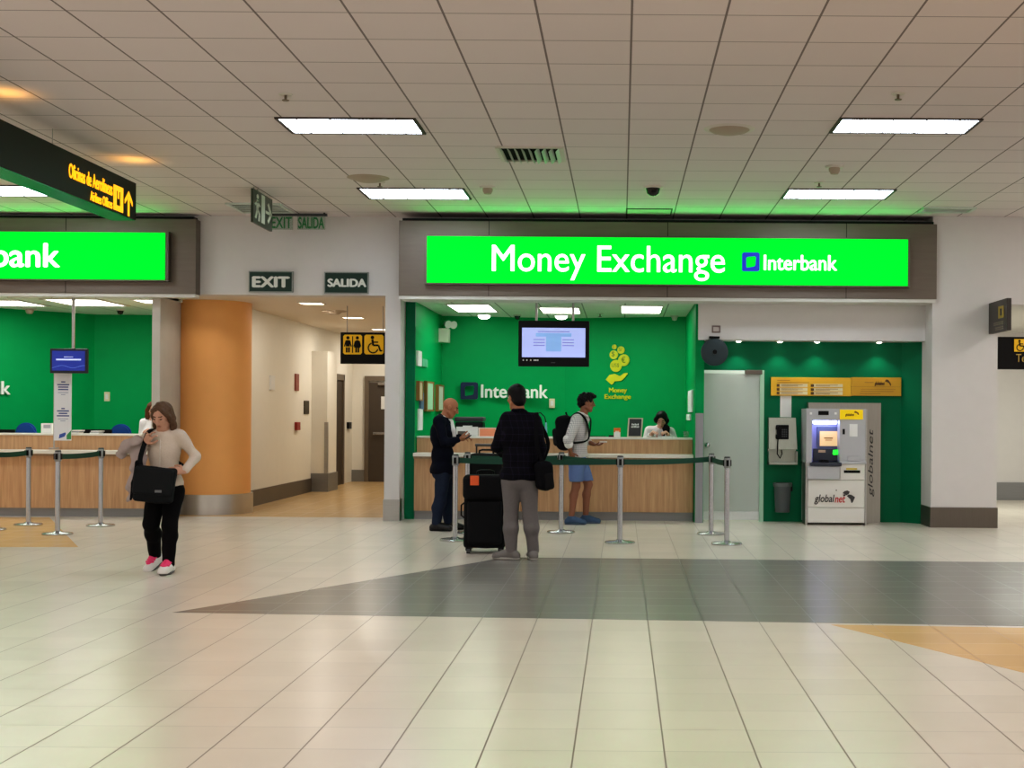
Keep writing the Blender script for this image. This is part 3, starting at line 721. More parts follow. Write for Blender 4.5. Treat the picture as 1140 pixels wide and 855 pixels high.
def slot_light(label, px, py, w):
    a, b_ = px - CX, CY - py
    Y = F * (BC + 0.04 - EYE) / (b_ + ROLL * a); x = ux(px, Y, py)
    r = thing('ceiling_light', label, 'ceiling light', (x, Y, BC + .04))
    obj('light_lens', bx(x - w / 2, x + w / 2, Y - .13, Y + .13, BC + .03, BC + .045), em, r)
    obj('light_frame', Flat((x - w / 2 - .03, Y - .16, BC + .041), (w + .06, 0, 0), (0, .32, 0), (0, 0, -1), .012).ring([(0, 0), (1, 0), (1, 1), (0, 1)], [(.05, .05), (.95, .05), (.95, .95), (.05, .95)]).bm, metal_w, r)
slot_light('slot light in the corridor ceiling nearest the hall', 347, 337.5, .3)
slot_light('slot light in the corridor ceiling, middle one', 393, 353.5, .3)
slot_light('slot light in the corridor ceiling just over the restroom sign', 424, 366.5, .3)
Yk = F * (BC + .04 - EYE) / (CY - 346 + ROLL * (372 - CX)); xk = ux(372, Yk, 346)
r = thing('ceiling_speaker', 'beige speaker in the corridor ceiling', 'speaker', (xk, Yk, BC + .04))
obj('mounting_plate', lathe(B(), (xk, Yk, BC + .04), [(0, -.02), (.17, -.02), (.2, 0), (0, 0)], 24), beige, r, True)
obj('speaker_grille', lathe(B(), (xk, Yk, BC + .04), [(0, -.06), (.08, -.055), (.13, -.02), (0, -.02)], 24), beige, r, True)
# ------------------------------------------------------------------ counters
def counter(label, x0, x1, dy=0.0):
    r = thing('service_counter', label, 'counter', ((x0 + x1) / 2, 18.4 + dy, 0))
    obj('kick_plate', bx(x0, x1, 18.25 + dy, 18.6 + dy, 0, 0.12), kick, r)
    obj('lower_front', bx(x0, x1, 18.2 + dy, 18.6 + dy, 0.12, 0.85), wood, r)
    obj('shelf_rail', bx(x0, x1, 18.14 + dy, 18.5 + dy, 0.845, 0.875), wood_mat('rail_wood', (150, 122, 96), (176, 148, 118)) if 'rail_wood' not in MATS else MATS['rail_wood'], r)
    obj('writing_shelf', bx(x0, x1, 18.08 + dy, 18.5 + dy, 0.875, 0.925, 0.006), laminate, r)
    obj('upper_front', bx(x0, x1, 18.42 + dy, 18.5 + dy, 0.925, 1.125), wood, r)
    obj('counter_top', bx(x0, x1, 18.39 + dy, 18.72 + dy, 1.125, 1.152, 0.004), laminate, r)
    return r
counter('long wooden service counter with white shelf under the Money Exchange sign', mx0 + 0.01, mx1 - 0.01)
counter('long wooden service counter with white shelf in the booth beside the orange column', -10.8, jx0 - 0.01, 0.02)
CT = 1.152; SHELF = 0.925

# booth ceiling lights, cameras
plens = mat('booth_lens', (255, 255, 250), 0.4, emit=5.0, var=0.01, ecol=(255, 255, 246))
def booth_light(label, px0, py0, px1, py1):
    def cy(px, py): return F * (BC - EYE) / (CY - py + ROLL * (px - CX))
    ya, yb = cy((px0 + px1) / 2, py0), cy((px0 + px1) / 2, py1); ym = (ya + yb) / 2
    x0, x1 = ux(px0, ym, (py0 + py1) / 2), ux(px1, ym, (py0 + py1) / 2)
    ya, yb = max(ya, FC + .4), min(yb, 20.7)
    r = thing('ceiling_light', label, 'ceiling light', ((x0 + x1) / 2, ym, BC))
    obj('light_lens', bx(x0, x1, ya, yb, BC - .006, BC + .01), plens, r)
    obj('light_frame', Flat((x0 - .03, ya - .03, BC), (x1 - x0 + .06, 0, 0), (0, yb - ya + .06, 0), (0, 0, -1), .012).ring([(0, 0), (1, 0), (1, 1), (0, 1)], [(.05, .05), (.95, .05), (.95, .95), (.05, .95)]).bm, metal_w, r)
booth_light('square lit panel in the booth ceiling above the bald man', 504, 338.5, 549, 347)
booth_light('square lit panel in the booth ceiling behind the screen hangers', 603, 342, 645, 348.5)
booth_light('square lit panel in the booth ceiling above the hand and coins emblem', 692, 340, 736, 348.5)
booth_light('lit ceiling panel at the far end of the booth with the blue screen', -40, 334, 38, 340)
booth_light('lit ceiling panel behind the pole of the small blue screen', 65, 332.5, 125, 340)
booth_light('lit ceiling panel next to the pier by the orange column', 155, 333, 190, 337)
def booth_disc(name, label, cat, px, py, prof, m, p2=None, m2=None, n2='lens'):
    Y = F * (BC - EYE) / (CY - py + ROLL * (px - CX)); x = ux(px, Y, py)
    r = thing(name, label, cat, (x, Y, BC)); r['kind'] = 'thing'
    obj('trim_ring', lathe(B(), (x, Y, BC), prof, 24), m, r, True)
    if p2: obj(n2, lathe(B(), (x, Y, BC), p2, 24), m2, r, True)
dl1 = [(.09, -.012), (.12, -.012), (.125, 0), (.09, 0), (.09, -.012)]; dl2 = [(0, -.07), (.05, -.064), (.085, -.045), (.1, -.01), (.1, .002), (0, .002)]
booth_disc('downlight', 'round downlight near the back wall behind the lit panel over the bald man', 'ceiling light', 539, 350.5, dl1, metal_w, dl2, plens)
booth_disc('downlight', 'round downlight just over the hanging black screen', 'ceiling light', 625, 351, dl1, metal_w, dl2, plens)
cm1 = [(0, -.02), (.06, -.02), (.065, 0), (0, 0)]; cm2 = [(0, -.08), (.035, -.07), (.05, -.02), (0, -.02)]
booth_disc('ceiling_camera', 'small black dome camera in the booth ceiling beside the screen hanger', 'security camera', 576, 350.5, cm1, metal_w, cm2, dome, 'dome')
booth_disc('ceiling_camera', 'small dark dome camera in the booth ceiling above the blue screen corner', 'security camera', 134, 344.5, cm1, metal_w, cm2, dome, 'dome')
booth_disc('ceiling_sprinkler', 'sprinkler in the booth ceiling right of the hanging screen', 'sprinkler', 668, 349, sp_p, metal_w, sp_b, chrome, 'sprinkler_head')
booth_disc('ceiling_camera', 'white dome camera in the booth corner above the clerk', 'security camera', 751, 351.5, cm1, metal_w, cm2, metal_w, 'dome')
booth_disc('smoke_detector', 'white smoke detector in the ceiling of the booth with the blue screen', 'smoke detector', 33, 343, dt_p, metal_w, dt_b, beige, 'sensor')

# hanging screen of the main booth
TVY = 18.35
tv = thing('hanging_screen', 'black television hung from the booth ceiling showing a pale blue page', 'television', (ux(616, TVY, 383), TVY, uz(408, TVY, 616)))
x0, x1 = ux(577, TVY, 383), ux(656, TVY, 383); z0, z1 = uz(408, TVY, 617), uz(357, TVY, 617)
obj('screen_case', bx(x0, x1, TVY, TVY + .09, z0, z1, .012), mat('screen_case_black', (10, 10, 13), .35, spec=.2), tv)
scr = mat('screen_glow', (170, 182, 240), .3, emit=.72, var=.05, scale=1.5, ecol=(172, 184, 240))
FP(581, 364.8, 651.5, 397.5, TVY, .003).rect(0, 0, 1, 1).make('screen', scr, tv)
f = FP(581, 364.8, 651.5, 397.5, TVY - .003, .002)
f.rect(.22, .7, .78, .82); f.rect(.38, .2, .62, .7)
f.make('screen_block', mat('screen_block_blue', (136, 178, 232), .3, emit=.6, ecol=(136, 178, 232)), tv)
f = FP(581, 364.8, 651.5, 397.5, TVY - .005, .002)
for y in (.6, .5, .4):
    f.rect(.18, y - .012, .36, y + .012); f.rect(.64, y - .012, .82, y + .012)
f.rect(.25, .86, .75, .885)
f.make('screen_text', mat('screen_text', (128, 134, 180), .3, emit=.4, ecol=(128, 134, 180)), tv)
for x in (.07, .12, .175, .225, .25, .275): FP(577, 357, 656, 408, TVY, .003).disc(x, .14, .011, .018, 10).make('button_mark', letter_white, tv)
FP(577, 357, 656, 408, TVY, .003).rect(.46, .08, .52, .1).make('bezel_mark', dark_grey, tv)
for px in (597, 638): obj('hanger_pole', bx(ux(px - 1.3, TVY, 350), ux(px + 1.3, TVY, 350), TVY + .03, TVY + .06, z1 - .01, BC + .02), steel, tv)

# wall logo, lettering and emblem of the main booth
YL = YB + .1
def on_back(px): return YB + (YK - YB) * (ux(px, 21.1, 440) - mx0) / (kx - mx0)
wl = thing('wall_logo', 'navy square logo and white bank name on the green booth wall', 'sign', (ux(560, YL), YL, uz(443, YL, 560)))
f = FP(513, 425.5, 532, 444.5, on_back(513) - .03, .035)
f.ring([(.0, .03), (.1, 0), (.9, 0), (1, .06), (1, .94), (.9, 1), (.08, 1), (0, .92)], [(.25, .22), (.3, .19), (.7, .26), (.76, .32), (.8, .74), (.74, .8), (.3, .76), (.24, .7)]).make('logo', navy, wl)
wall_text('lettering', 'Interbank', 535.5, 428, 610, 443, on_back(535) - .01, letter_white, wl, bold=.022, t=.03)
xe1 = ux(687, 21.0, 440); YE = YK + (YR - YK) * (xe1 - kx) / (mx1 + .1 - kx) - .015
em_ = thing('wall_emblem', 'yellow hand under coins emblem reading Money Exchange on the green booth wall', 'wall emblem', (ux(687, YE), YE, uz(445, YE, 687)))
f = FP(600, 380, 700, 480, YE, .012)   # square of 100 photo pixels
def e(px, py): return ((px - 600) / 100, (480 - py) / 100)
for px, py, r in ((683.4, 385.6, 2.7), (691, 389.2, 4.2), (682.7, 394.4, 4.9), (694.4, 400.4, 6.5), (685.3, 406.7, 6.7)):
    f.disc(*e(px, py), r / 100, seg=28)
f.poly([e(*p) for p in ((673.6, 422), (678, 416.8), (684, 415.6), (690, 418.2), (694.5, 415.2), (698.6, 414.6), (699, 415.6), (694, 421.5), (691, 423.4), (684, 423.8), (681.6, 427), (680.2, 427.6))])
f.make('coin_hand', yellow, em_)
f = FP(600, 380, 700, 480, YE - .012, .004)
for px, py, r in ((691, 389.2, 3.4), (682.7, 394.4, 4.0), (694.4, 400.4, 5.4), (685.3, 406.7, 5.6)):
    f.arc(*e(px, py), r / 100, .006, 0, 2 * math.pi, 24)
f.make('coin_ring', lime, em_)
olive = mat('coin_symbol', (110, 150, 20), .5)
for s, a, b_, c, d in (('$', 680.8, 391.2, 684.6, 397.4), ('€', 691.8, 397, 697, 404), ('US$', 681, 404.4, 689.6, 409.2), ('S/', 689, 387.3, 693, 391), ('£', 682.6, 384, 684.2, 387.2)):
    wall_text('coin_symbol', s, a, b_, c, d, YE - .014, olive, em_, t=.004)
wall_text('lettering', 'Money', 677.5, 431.5, 698.5, 438.6, YE, yellow, em_, bold=.03)
wall_text('lettering', 'Exchange', 672.5, 438.8, 703, 445.6, YE, yellow, em_, bold=.03)
em_.rotation_euler[2] = math.atan2(YR - YK, mx1 + .1 - kx)

# wall fittings of the booths
def switch(label, px, py, Y):
    x, z = U(px, py, Y)
    r = thing('light_switch', label, 'switch', (x, Y, z - .08))
    obj('switch_plate', bx(x - .045, x + .045, Y - .02, Y + .03, z - .075, z + .075, .006), mat('switch_ivory', (222, 216, 186), .5), r)
    obj('rocker', bx(x - .02, x + .02, Y - .03, Y - .018, z - .04, z + .04, .004), paper, r)
switch('ivory switch plate on the green wall right of the bank name', 614.5, 449, 21.24)
switch('ivory switch plate on the green wall of the booth with blue chairs', 119.5, 441.5, gy0)
# emergency light in the corner
ey = 20.75; exx, ez = U(497.5, 374.5, ey)
el = thing('emergency_light', 'white twin spot emergency light high in the booth corner', 'emergency light', (exx, ey, ez - .12))
exw = mx0
obj('battery_box', bx(exw - .01, exw + .15, ey - .14, ey + .1, ez - .1, ez + .12, .01), mat('ivory_box', (214, 218, 200), .5), el)
for k, dx in enumerate((.10, .17)):
    b = B(); c = Vector((exw + dx, ey - .05 + .1 * k, ez + .2)); cone(b, c, c + Vector((.05, -.07, -.02)), .04, .062); ball(b, c, .042)
    obj('lamp_head', b, mat('lamp_silver', (225, 228, 220), .2, .3), el, True)
b = B(); cone(b, (exw + .1, ey, ez + .1), (exw + .12, ey, ez + .2), .02); obj('lamp_bracket', b, metal_w, el)
# pictures and notices on the booth's left wall
def side_plate(name, label, cat, px0, py0, py1, px1, m, t=.03, parts=None):
    ya, yb = mx0 * F / (px0 - CX), mx0 * F / (px1 - CX); yb = min(yb, YB - .03)
    z0, z1 = uz(py1, ya, px0), uz(py0, ya, px0)
    if not parts:
        return tag(obj(name, bx(mx0 - .005, mx0 + t, ya, yb, z0, z1, .003), m), label, cat)
    r = thing(name, label, cat, (mx0, (ya + yb) / 2, z0))
    f = Flat((mx0, ya, z0), (0, yb - ya, 0), (0, 0, z1 - z0), (1, 0, 0), t + .02).ring([(0, 0), (1, 0), (1, 1), (0, 1)], [(.1, .06), (.9, .06), (.9, .94), (.1, .94)])
    f.make('picture_frame', mat('frame_wood', (150, 104, 52), .5), r)
    obj('picture_sheet', bx(mx0 - .003, mx0 + .042, ya + .05, yb - .03, z0 + .02, z1 - .02), m, r)
side_plate('wall_notice', 'white notice high on the booth side wall', 'notice', 462.8, 390, 407, 467, paper)
side_plate('wall_sign', 'small clear sign on the booth side wall under the white notice', 'notice', 468, 399, 408, 473.5, mat('clear_sign', (120, 200, 165), .2))
side_plate('framed_notice', 'wooden framed notice nearest the booth entrance edge', 'picture', 463, 424, 446, 467.2, mat('sheet_cream', (200, 186, 150), .6), parts=1)
side_plate('wall_poster', 'blue and grey poster sheet under the first framed notice', 'poster', 466.4, 437, 456, 469.6, mat('sheet_blue', (92, 120, 150), .6))
side_plate('framed_notice', 'wooden framed notice with pale green sheet, middle of the wall row', 'picture', 471.5, 424, 458, 479.5, mat('sheet_green', (176, 222, 190), .5), parts=1)
side_plate('framed_notice', 'wooden framed notice right behind the bald head', 'picture', 484.5, 428, 458, 492, mat('sheet_white', (232, 234, 222), .5), parts=1)
side_plate('paper_strip', 'narrow white paper strip on the booth side wall', 'notice', 464.8, 455, 479, 468.5, paper)
# notices on the right side wall
def rplate(label, px0, px1, py0, py1):
    ya, yb = mx1 * F / (px1 - CX), mx1 * F / (px0 - CX)
    tag(obj('wall_notice', bx(mx1 - .025, mx1 + .005, ya, yb, uz(py1, ya, px1), uz(py0, ya, px1), .003), paper), label, 'notice')
rplate('tall white notice on the side wall behind the clerk', 767.5, 771.5, 434, 459)
rplate('small white notice under the tall one behind the clerk', 766, 769.5, 461, 468)

# things on the main counter
def place(px, Y): return ux(px, Y, 487)
# printer
prx, pry = place(523, 18.98), 18.98
pr = thing('printer', 'black multifunction printer behind the counter', 'printer', (prx, pry, CT - .04))
zb = uz(476, pry, 523)
obj('printer_base', bx(prx - .2, prx + .2, pry - .12, pry + .22, CT - .1, zb + .08, .02), black, pr)
obj('scanner_lid', bx(prx - .21, prx + .21, pry - .13, pry + .22, zb + .085, zb + .155, .02), dark_grey, pr)
obj('paper_tray', bx(prx - .15, prx + .15, pry - .2, pry - .1, zb - .02, zb + .005, .004), dark_grey, pr)
obj('output_sheet', bx(prx - .08, prx + .05, pry - .19, pry - .1, zb + .006, zb + .03), paper, pr)
obj('printer_stand', bx(prx - .22, prx + .22, pry - .13, pry + .25, 0, CT - .1), dark_grey, pr)
def stand_card(name, label, cat, px0, py0, px1, py1, Y, m, lean=.0, parts=()):
    x0, z1 = U(px0, py0, Y); x1, _ = U(px1, py1, Y); z0 = CT + .0015
    r = thing(name, label, cat, ((x0 + x1) / 2, Y, z0))
    f = Flat((x0, Y, z0), (x1 - x0, 0, 0), (0, lean, z1 - z0), (0, -1, lean), .005); f.rect(0, 0, 1, 1).make('card', m, r)
    b = B(); box(b, x0 + .02, x1 - .02, Y - .005, Y + .06, z0, z0 + .008); obj('card_foot', b, acr, r)
    return r, f
r, f = stand_card('counter_card', 'white card standing before the printer', 'card', 508, 475, 532, 488, 18.6, paper)
f = FP(508, 475, 532, 488, 18.594, .002); f.rect(.07, .3, .42, .62); f.make('picture_block', mat('grey_print', (96, 88, 80), .6), r)
r, f = stand_card('counter_card', 'orange and white flyer card beside the white card', 'card', 532.5, 476, 552.5, 488, 18.62, mat('flyer_paper', (238, 226, 214), .6))
f = FP(532.5, 476, 552.5, 488, 18.614, .002); f.rect(.08, .1, .95, .92).make('print_block', mat('flyer_orange', (242, 158, 118), .6), r)
gn_x = place(600, 18.75)
gn = thing('black_gooseneck', 'thin black arched gooseneck on the counter behind the man in grey trousers', 'lamp', (gn_x, 18.75, CT))  # unidentified arched object, given the shape of a gooseneck
b = B(); tube(b, [(gn_x - .13, 18.75, CT + .05), (gn_x - .12, 18.75, CT + .2), (gn_x - .06, 18.75, CT + .32), (gn_x + .02, 18.75, CT + .34), (gn_x + .08, 18.75, CT + .28), (gn_x + .1, 18.75, CT + .2)], .008); obj('gooseneck_arm', b, black, gn, True)
b = B(); cone(b, (gn_x + .1, 18.75, CT + .2), (gn_x + .1, 18.75, CT + .05), .012, .02); obj('gooseneck_tube', b, mat('pale_blue', (120, 180, 200), .4), gn)
obj('gooseneck_base', lathe(B(), (gn_x - .13, 18.75, CT), [(0, 0), (.06, 0), (.06, .015), (.01, .03), (.01, .06), (0, .06)], 20), black, gn, True)
# framed black sign
bx0, _ = U(697, 488, 18.55); bx1, _ = U(714.5, 488, 18.55); bzz = uz(465.5, 18.6, 706)
fs = thing('counter_sign', 'black notice in a pale frame standing on the counter beside the clerk', 'sign', ((bx0 + bx1) / 2, 18.55, CT))
H = bzz - CT; lean = .05
def FS(t, off=0.): return Flat((bx0 + .012, 18.55 + off, CT + .002), (bx1 - bx0 - .012, 0, 0), (.018, lean, H), (0, -1, 0), t)
FS(.012).ring([(0, 0), (1, 0), (1, 1), (0, 1)], [(.09, .06), (.91, .06), (.91, .95), (.09, .95)]).make('sign_frame', mat('frame_ivory', (206, 198, 176), .5), fs)
FS(.004).rect(.08, .05, .92, .96).make('sign_panel', mat('panel_charcoal', (52, 54, 56), .5), fs)
f = FS(.003, -.005)
for y, xs in ((.62, (.26, .36, .46, .56, .66)), (.5, (.24, .33, .42, .51, .6, .69))):
    for x in xs: f.rect(x, y, x + .07, y + .07 + .02 * ((x * 50) % 2))
f.make('lettering', letter_white, fs)
b = B(); box(b, bx0 + .03, bx1 - .03, 18.6, 18.66, CT, CT + .01); obj('sign_foot', b, acr, fs)
# orange and white box
ob0, ob1 = place(683.5, 18.55), place(690.5, 18.55)
ob = thing('card_holder', 'small orange and white leaflet box on the counter behind the backpacker', 'box', ((ob0 + ob1) / 2, 18.55, CT))
zt2 = uz(476.5, 18.55, 687)
obj('holder_body', bx(ob0, ob1, 18.5, 18.6, CT, CT + (zt2 - CT) * .55, .003), paper, ob)
obj('holder_back', bx(ob0 - .003, ob1 + .003, 18.56, 18.605, CT, zt2, .004), mat('holder_orange', (232, 120, 40), .5), ob)
obj('leaflet', bx(ob0 + .015, ob1 - .015, 18.53, 18.55, CT + .02, zt2 - .04), mat('leaflet_cream', (240, 225, 200), .6), ob)
def monitor(label, px0, px1, pyt, Y, z=1.0):
    x0, x1 = ux(px0, Y, 480), ux(px1, Y, 480); zt = uz(pyt, Y, (px0 + px1) / 2)
    r = thing('computer_monitor', label, 'monitor', ((x0 + x1) / 2, Y, 0.75))
    obj('monitor_case', bx(x0, x1, Y, Y + .04, zt - .34, zt, .008), black, r)
    xm = (x0 + x1) / 2
    obj('monitor_screen', bx(x0 + .02, x1 - .02, Y + .04, Y + .045, zt - .31, zt - .03), mat('screen_dark', (30, 40, 60), .15), r)
    b = B(); box(b, xm - .03, xm + .03, Y - .03, Y, .76, zt - .1); box(b, xm - .12, xm + .12, Y - .08, Y + .1, .75, .765); obj('monitor_stand', b, black, r)
# work desks behind the counters (the clerks' side)
def desk(label, x0, x1, dy=0):
    r = thing('work_desk', label, 'desk', ((x0 + x1) / 2, 19.1, 0))
    obj('desk_top', bx(x0, x1, 18.86 + dy, 19.25 + dy, .72, .75, .004), laminate, r)
    for x in (x0 + .03, x1 - .03): obj('desk_leg', bx(x - .02, x + .02, 18.9 + dy, 19.2 + dy, 0, .72), dark_grey, r)
desk('work desk behind the counter in the middle booth', prx + .3, .36)
monitor('black monitor back showing over the counter by the backpacker', 655, 675, 485.5, 19.0)
monitor('black monitor back showing over the counter by the orange box', 677.5, 684, 484.5, 19.25)
tag(obj('glass_cup', lathe(B(), (place(764, 18.6), 18.6, CT), [(0, 0), (.035, 0), (.04, .09), (.036, .09), (.032, .006), (0, .006)], 20), acr, None, True), 'small clear cup at the counter end by the side wall', 'cup')
xk0, xk1 = place(733, 18.6), place(752, 18.6)
sk = thing('paper_stack', 'low stack of white papers before the clerk', 'papers', ((xk0 + xk1) / 2, 18.6, CT))
for i, (dx, dz) in enumerate(((0, 0), (.02, .006), (-.01, .012))):
    obj('paper_sheet', bx(xk0 + dx, xk1 + dx - .03, 18.5, 18.7, CT + dz, CT + dz + .006), paper, sk)

# ------------------------------------------------------------------ booth on the left
wl2 = thing('wall_logo', 'white bank name on the diagonal green wall, only its last letter in view', 'sign', (-10.0, 19.4, 1.75))
dvec = Vector((gx0 - gx1, gy0 - gy1, 0)).normalized(); nn = Vector((dvec.y, -dvec.x, 0))
def diag_pt(px, py):
    """photo point on the diagonal wall"""
    lo, hi = 17.0, 22.0
    for _ in range(50):
        m_ = (lo + hi) / 2; x = ux(px, m_, py); yl = gy1 + (x - gx1) * dvec.y / dvec.x
        if m_ < yl: lo = m_
        else: hi = m_
    x, z = U(px, py, lo); return Vector((x, lo, z))
pa, pb_ = diag_pt(10.5, 439.5), diag_pt(10.5, 424.5)
obj_a = pa + nn * .012
W = 1.15
lettering('lettering', 'Interbank', obj_a - dvec * W, dvec * W, (0, 0, pb_.z - pa.z), nn, letter_white, wl2, bold=.022, t=.03)
TY = 18.0
t2 = thing('hanging_screen', 'small dark blue screen hung on a pole in the booth beside the orange column', 'television', (ux(76, TY, 400), TY, uz(415, TY, 76)))
x0, x1 = ux(55.5, TY, 401), ux(97, TY, 401); z0, z1 = uz(415.5, TY, 76), uz(388, TY, 76)
obj('screen_case', bx(x0, x1, TY, TY + .06, z0, z1, .008), mat('screen_case_navy', (16, 20, 40), .3), t2)
FP(58, 390.5, 94.5, 412.5, TY, .003).rect(0, 0, 1, 1).make('screen', mat('screen_navy', (24, 44, 140), .3, emit=.5, ecol=(26, 46, 140)), t2)
f = FP(58, 390.5, 94.5, 412.5, TY - .003, .002); f.rect(.12, .52, .88, .6); f.rect(.36, .68, .64, .71)
f.make('screen_text', mat('screen_text_pale', (190, 200, 240), .3, emit=.6, ecol=(190, 200, 240)), t2)
f = FP(58, 390.5, 94.5, 412.5, TY - .003, .002)
w_ = [(i / 24, .2 + .06 * math.sin(i / 24 * 2 * math.pi * 1.5 - 1.2)) for i in range(25)]
for p, q in zip(w_, w_[1:]): f.bar(*p, *q, .02)
f.make('screen_line', mat('screen_line', (90, 120, 210), .3, emit=.4, ecol=(90, 120, 210)), t2)
b = B(); xp = ux(79, TY, 360); cone(b, (xp, TY + .08, z0 + .1), (xp, TY + .08, BC + .02), .022); obj('hanger_pole', b, steel, t2)
obj('mount_plate', bx(xp - .06, xp + .06, TY + .058, TY + .1, z0 + .08, z1 - .06), dark_grey, t2)
# tall information board on a slim post
IY = 18.17
ib = thing('information_board', 'narrow white information board on a slim post under the blue screen', 'sign', (ux(61, IY, 500), IY, .945))
x0, x1 = ux(60.5, IY, 450), ux(79.5, IY, 450); z0, z1 = uz(490.5, IY, 70), uz(413.5, IY, 70)
obj('board_panel', bx(x0, x1, IY - .012, IY + .012, z0, z1, .003), mat('board_white', (220, 222, 226), .5, var=.02), ib)
b = B(); cone(b, (x0, IY, .945), (x0, IY, z1), .011); cone(b, (x0, IY, .945), (x0, IY, .96), .07); obj('board_post', b, steel, ib)
f = FP(60.5, 413.5, 79.5, 490.5, IY - .012, .002)
for y, w in ((.84, .24), (.8, .7), (.765, .6), (.73, .6), (.455, .2), (.42, .7), (.385, .5), (.35, .72)): f.rect(.5 - w / 2, y, .5 + w / 2, y + .018)
f.make('lettering', mat('board_text_navy', (70, 84, 140), .5), ib)
f = FP(60.5, 413.5, 79.5, 490.5, IY - .012, .002)
for y, w in ((.69, .6), (.66, .25), (.31, .6), (.28, .3)): f.rect(.5 - w / 2, y, .5 + w / 2, y + .01)
f.make('small_print', mat('board_text_grey', (150, 156, 180), .5), ib)
f = FP(60.5, 413.5, 79.5, 490.5, IY - .012, .002); f.poly([(.26, .03), (.6, .06), (.68, .1), (.64, .12), (.3, .09)]); f.make('picture_mark', mat('mark_blue', (60, 90, 170), .5), ib)
f = FP(60.5, 413.5, 79.5, 490.5, IY - .012, .002); f.poly([(.72, .02), (.98, .02), (.98, .15), (.72, .08)]); f.make('picture_mark', mat('mark_green', (60, 150, 90), .5), ib)
desk('work desk behind the counter in the booth with blue chairs', -9.2, -7.35, .02)
monitor('dark monitor at the edge of view in the booth with blue chairs', -14, 16, 478, 19.02)
monitor('dark monitor between the information board and the second blue chair', 91, 124, 478, 19.06)
def chair(label, px, pyt, Y, w):
    x = ux(px, Y, 475); zt = uz(pyt, Y, px)
    r = thing('office_chair', label, 'chair', (x, Y, 0))
    blue = mat('chair_fabric_blue', (44, 84, 156), .85, bump=.2, scale=80)
    sh_ = [(-w * .8, zt - .5), (w * .8, zt - .5), (w, zt - .42), (w, zt - .14)] + [(w * math.cos(i * math.pi / 14), zt - .14 + .14 * math.sin(i * math.pi / 14)) for i in range(1, 14)] + [(-w, zt - .14), (-w, zt - .42)]
    fb = Flat((x, Y + .1, 0), (1, 0, 0), (0, 0, 1), (0, -1, 0), .07).poly(sh_)
    bmesh.ops.bevel(fb.bm, geom=[e for e in fb.bm.edges if abs(e.verts[0].co.y - e.verts[1].co.y) < 1e-4], offset=.02, segments=2, affect='EDGES')
    fb.make('backrest', blue, r)
    obj('seat', bx(x - w - .02, x + w + .02, Y + .1, Y + .55, .45, .53, .03, 3), blue, r, True)
    b = B(); cone(b, (x, Y + .32, .08), (x, Y + .32, .46), .03); box(b, x - .03, x + .03, Y + .04, Y + .12, .4, zt - .3); box(b, x - .03, x + .03, Y + .06, Y + .34, .4, .44); obj('column', b, black, r)
    b = B()
    for k in range(5):
        t = k * 2 * math.pi / 5 + .3; p = Vector((x + .27 * math.cos(t), Y + .32 + .27 * math.sin(t), .07)); tube(b, [(x, Y + .32, .1), p], .02)
        ball(b, p - Vector((0, 0, .035)), .035, 10)
    obj('star_base', b, black, r, True)
chair('blue office chair behind the counter left of the information board', 27, 470.5, 19.25, .15)
chair('blue office chair behind the counter right of the information board', 133, 472, 19.25, .15)
x0, x1 = ux(47, 18.62, 474), ux(59, 18.62, 474)
wb = thing('paper_box', 'small white box on the counter next to the information board', 'box', ((x0 + x1) / 2, 18.64, CT))
obj('box_body', bx(x0, x1, 18.58, 18.7, CT, CT + .14, .004), paper, wb)
FP(48.5, 471.5, 57, 478, 18.579, .002).rect(0, .2, .9, .8).make('label_patch', mat('label_grey', (176, 176, 184), .6), wb)
for lab, a, c, h, y in (('stack of papers on the counter right of the information board', 82, 92, .05, 18.66), ('small white tray on the counter beside the dark monitor', 103, 114, .04, 18.7)):
    x0, x1 = ux(a, y, 478), ux(c, y, 478)
    t_ = thing('paper_stack', lab, 'papers', ((x0 + x1) / 2, y, CT))
    for i in range(3): obj('paper_sheet', bx(x0 + .008 * i, x1 - .01 * (2 - i), y - .1, y + .08, CT + h / 3 * i, CT + h / 3 * (i + 1) - .002), paper if i != 1 else mat('grey_sheet', (150, 152, 156), .6), t_)

# ------------------------------------------------------------------ alcove: cash machine, telephone, bin, directory
AF = 17.72
def ax(px, Y=AF): return ux(px, Y, 520)
def az(py, Y=AF, px=930): return uz(py, Y, px)
atm_grey = mat('atm_grey', (186, 186, 190), .4, .15, var=.02); atm_white = mat('atm_white', (222, 219, 212), .4, var=.02); atm_dark = mat('atm_dark', (48, 52, 66), .35)
am = thing('cash_machine', 'grey and white cash machine with lit screen recess in the green alcove', 'cash machine', (ax(932), (AF + AY) / 2, 0))
zt = az(455); zs = az(468); zm = az(515.5)
xl, xr_ = ax(897.5), ax(965); xh0, xh1 = ax(903.5), ax(934.5)
b = B()
box(b, xl, xh0, AF, AY - .02, zm, zt); box(b, xh0, xr_ - .02, AF, AY - .02, zs, zt)     # left cheek, top
box(b, xh1, xr_ - .02, AF, AY - .02, zm, zs)                                              # right panel
box(b, xh0, xh1, AF + .26, AY - .02, zm, zs)                                              # back of the recess
obj('upper_housing', b, atm_grey, am)
b = B(); box(b, xr_ - .02, xr_, AF - .005, AY - .02, 0, zt); box(b, xl - .008, xl + .018, AF - .004, AF + .3, 0, zm); obj('side_trim', b, steel, am)
obj('base_cabinet', bx(xl + .01, xr_ - .02, AF + .015, AY - .02, .03, zm), atm_white, am)
obj('service_door', bx(xl + .025, xr_ - .03, AF - .008, AF + .02, az(565) + .004, az(534.5), .004), atm_white, am)
obj('service_door', bx(xl + .025, xr_ - .03, AF - .008, AF + .02, .035, az(565) - .006, .004), atm_white, am)
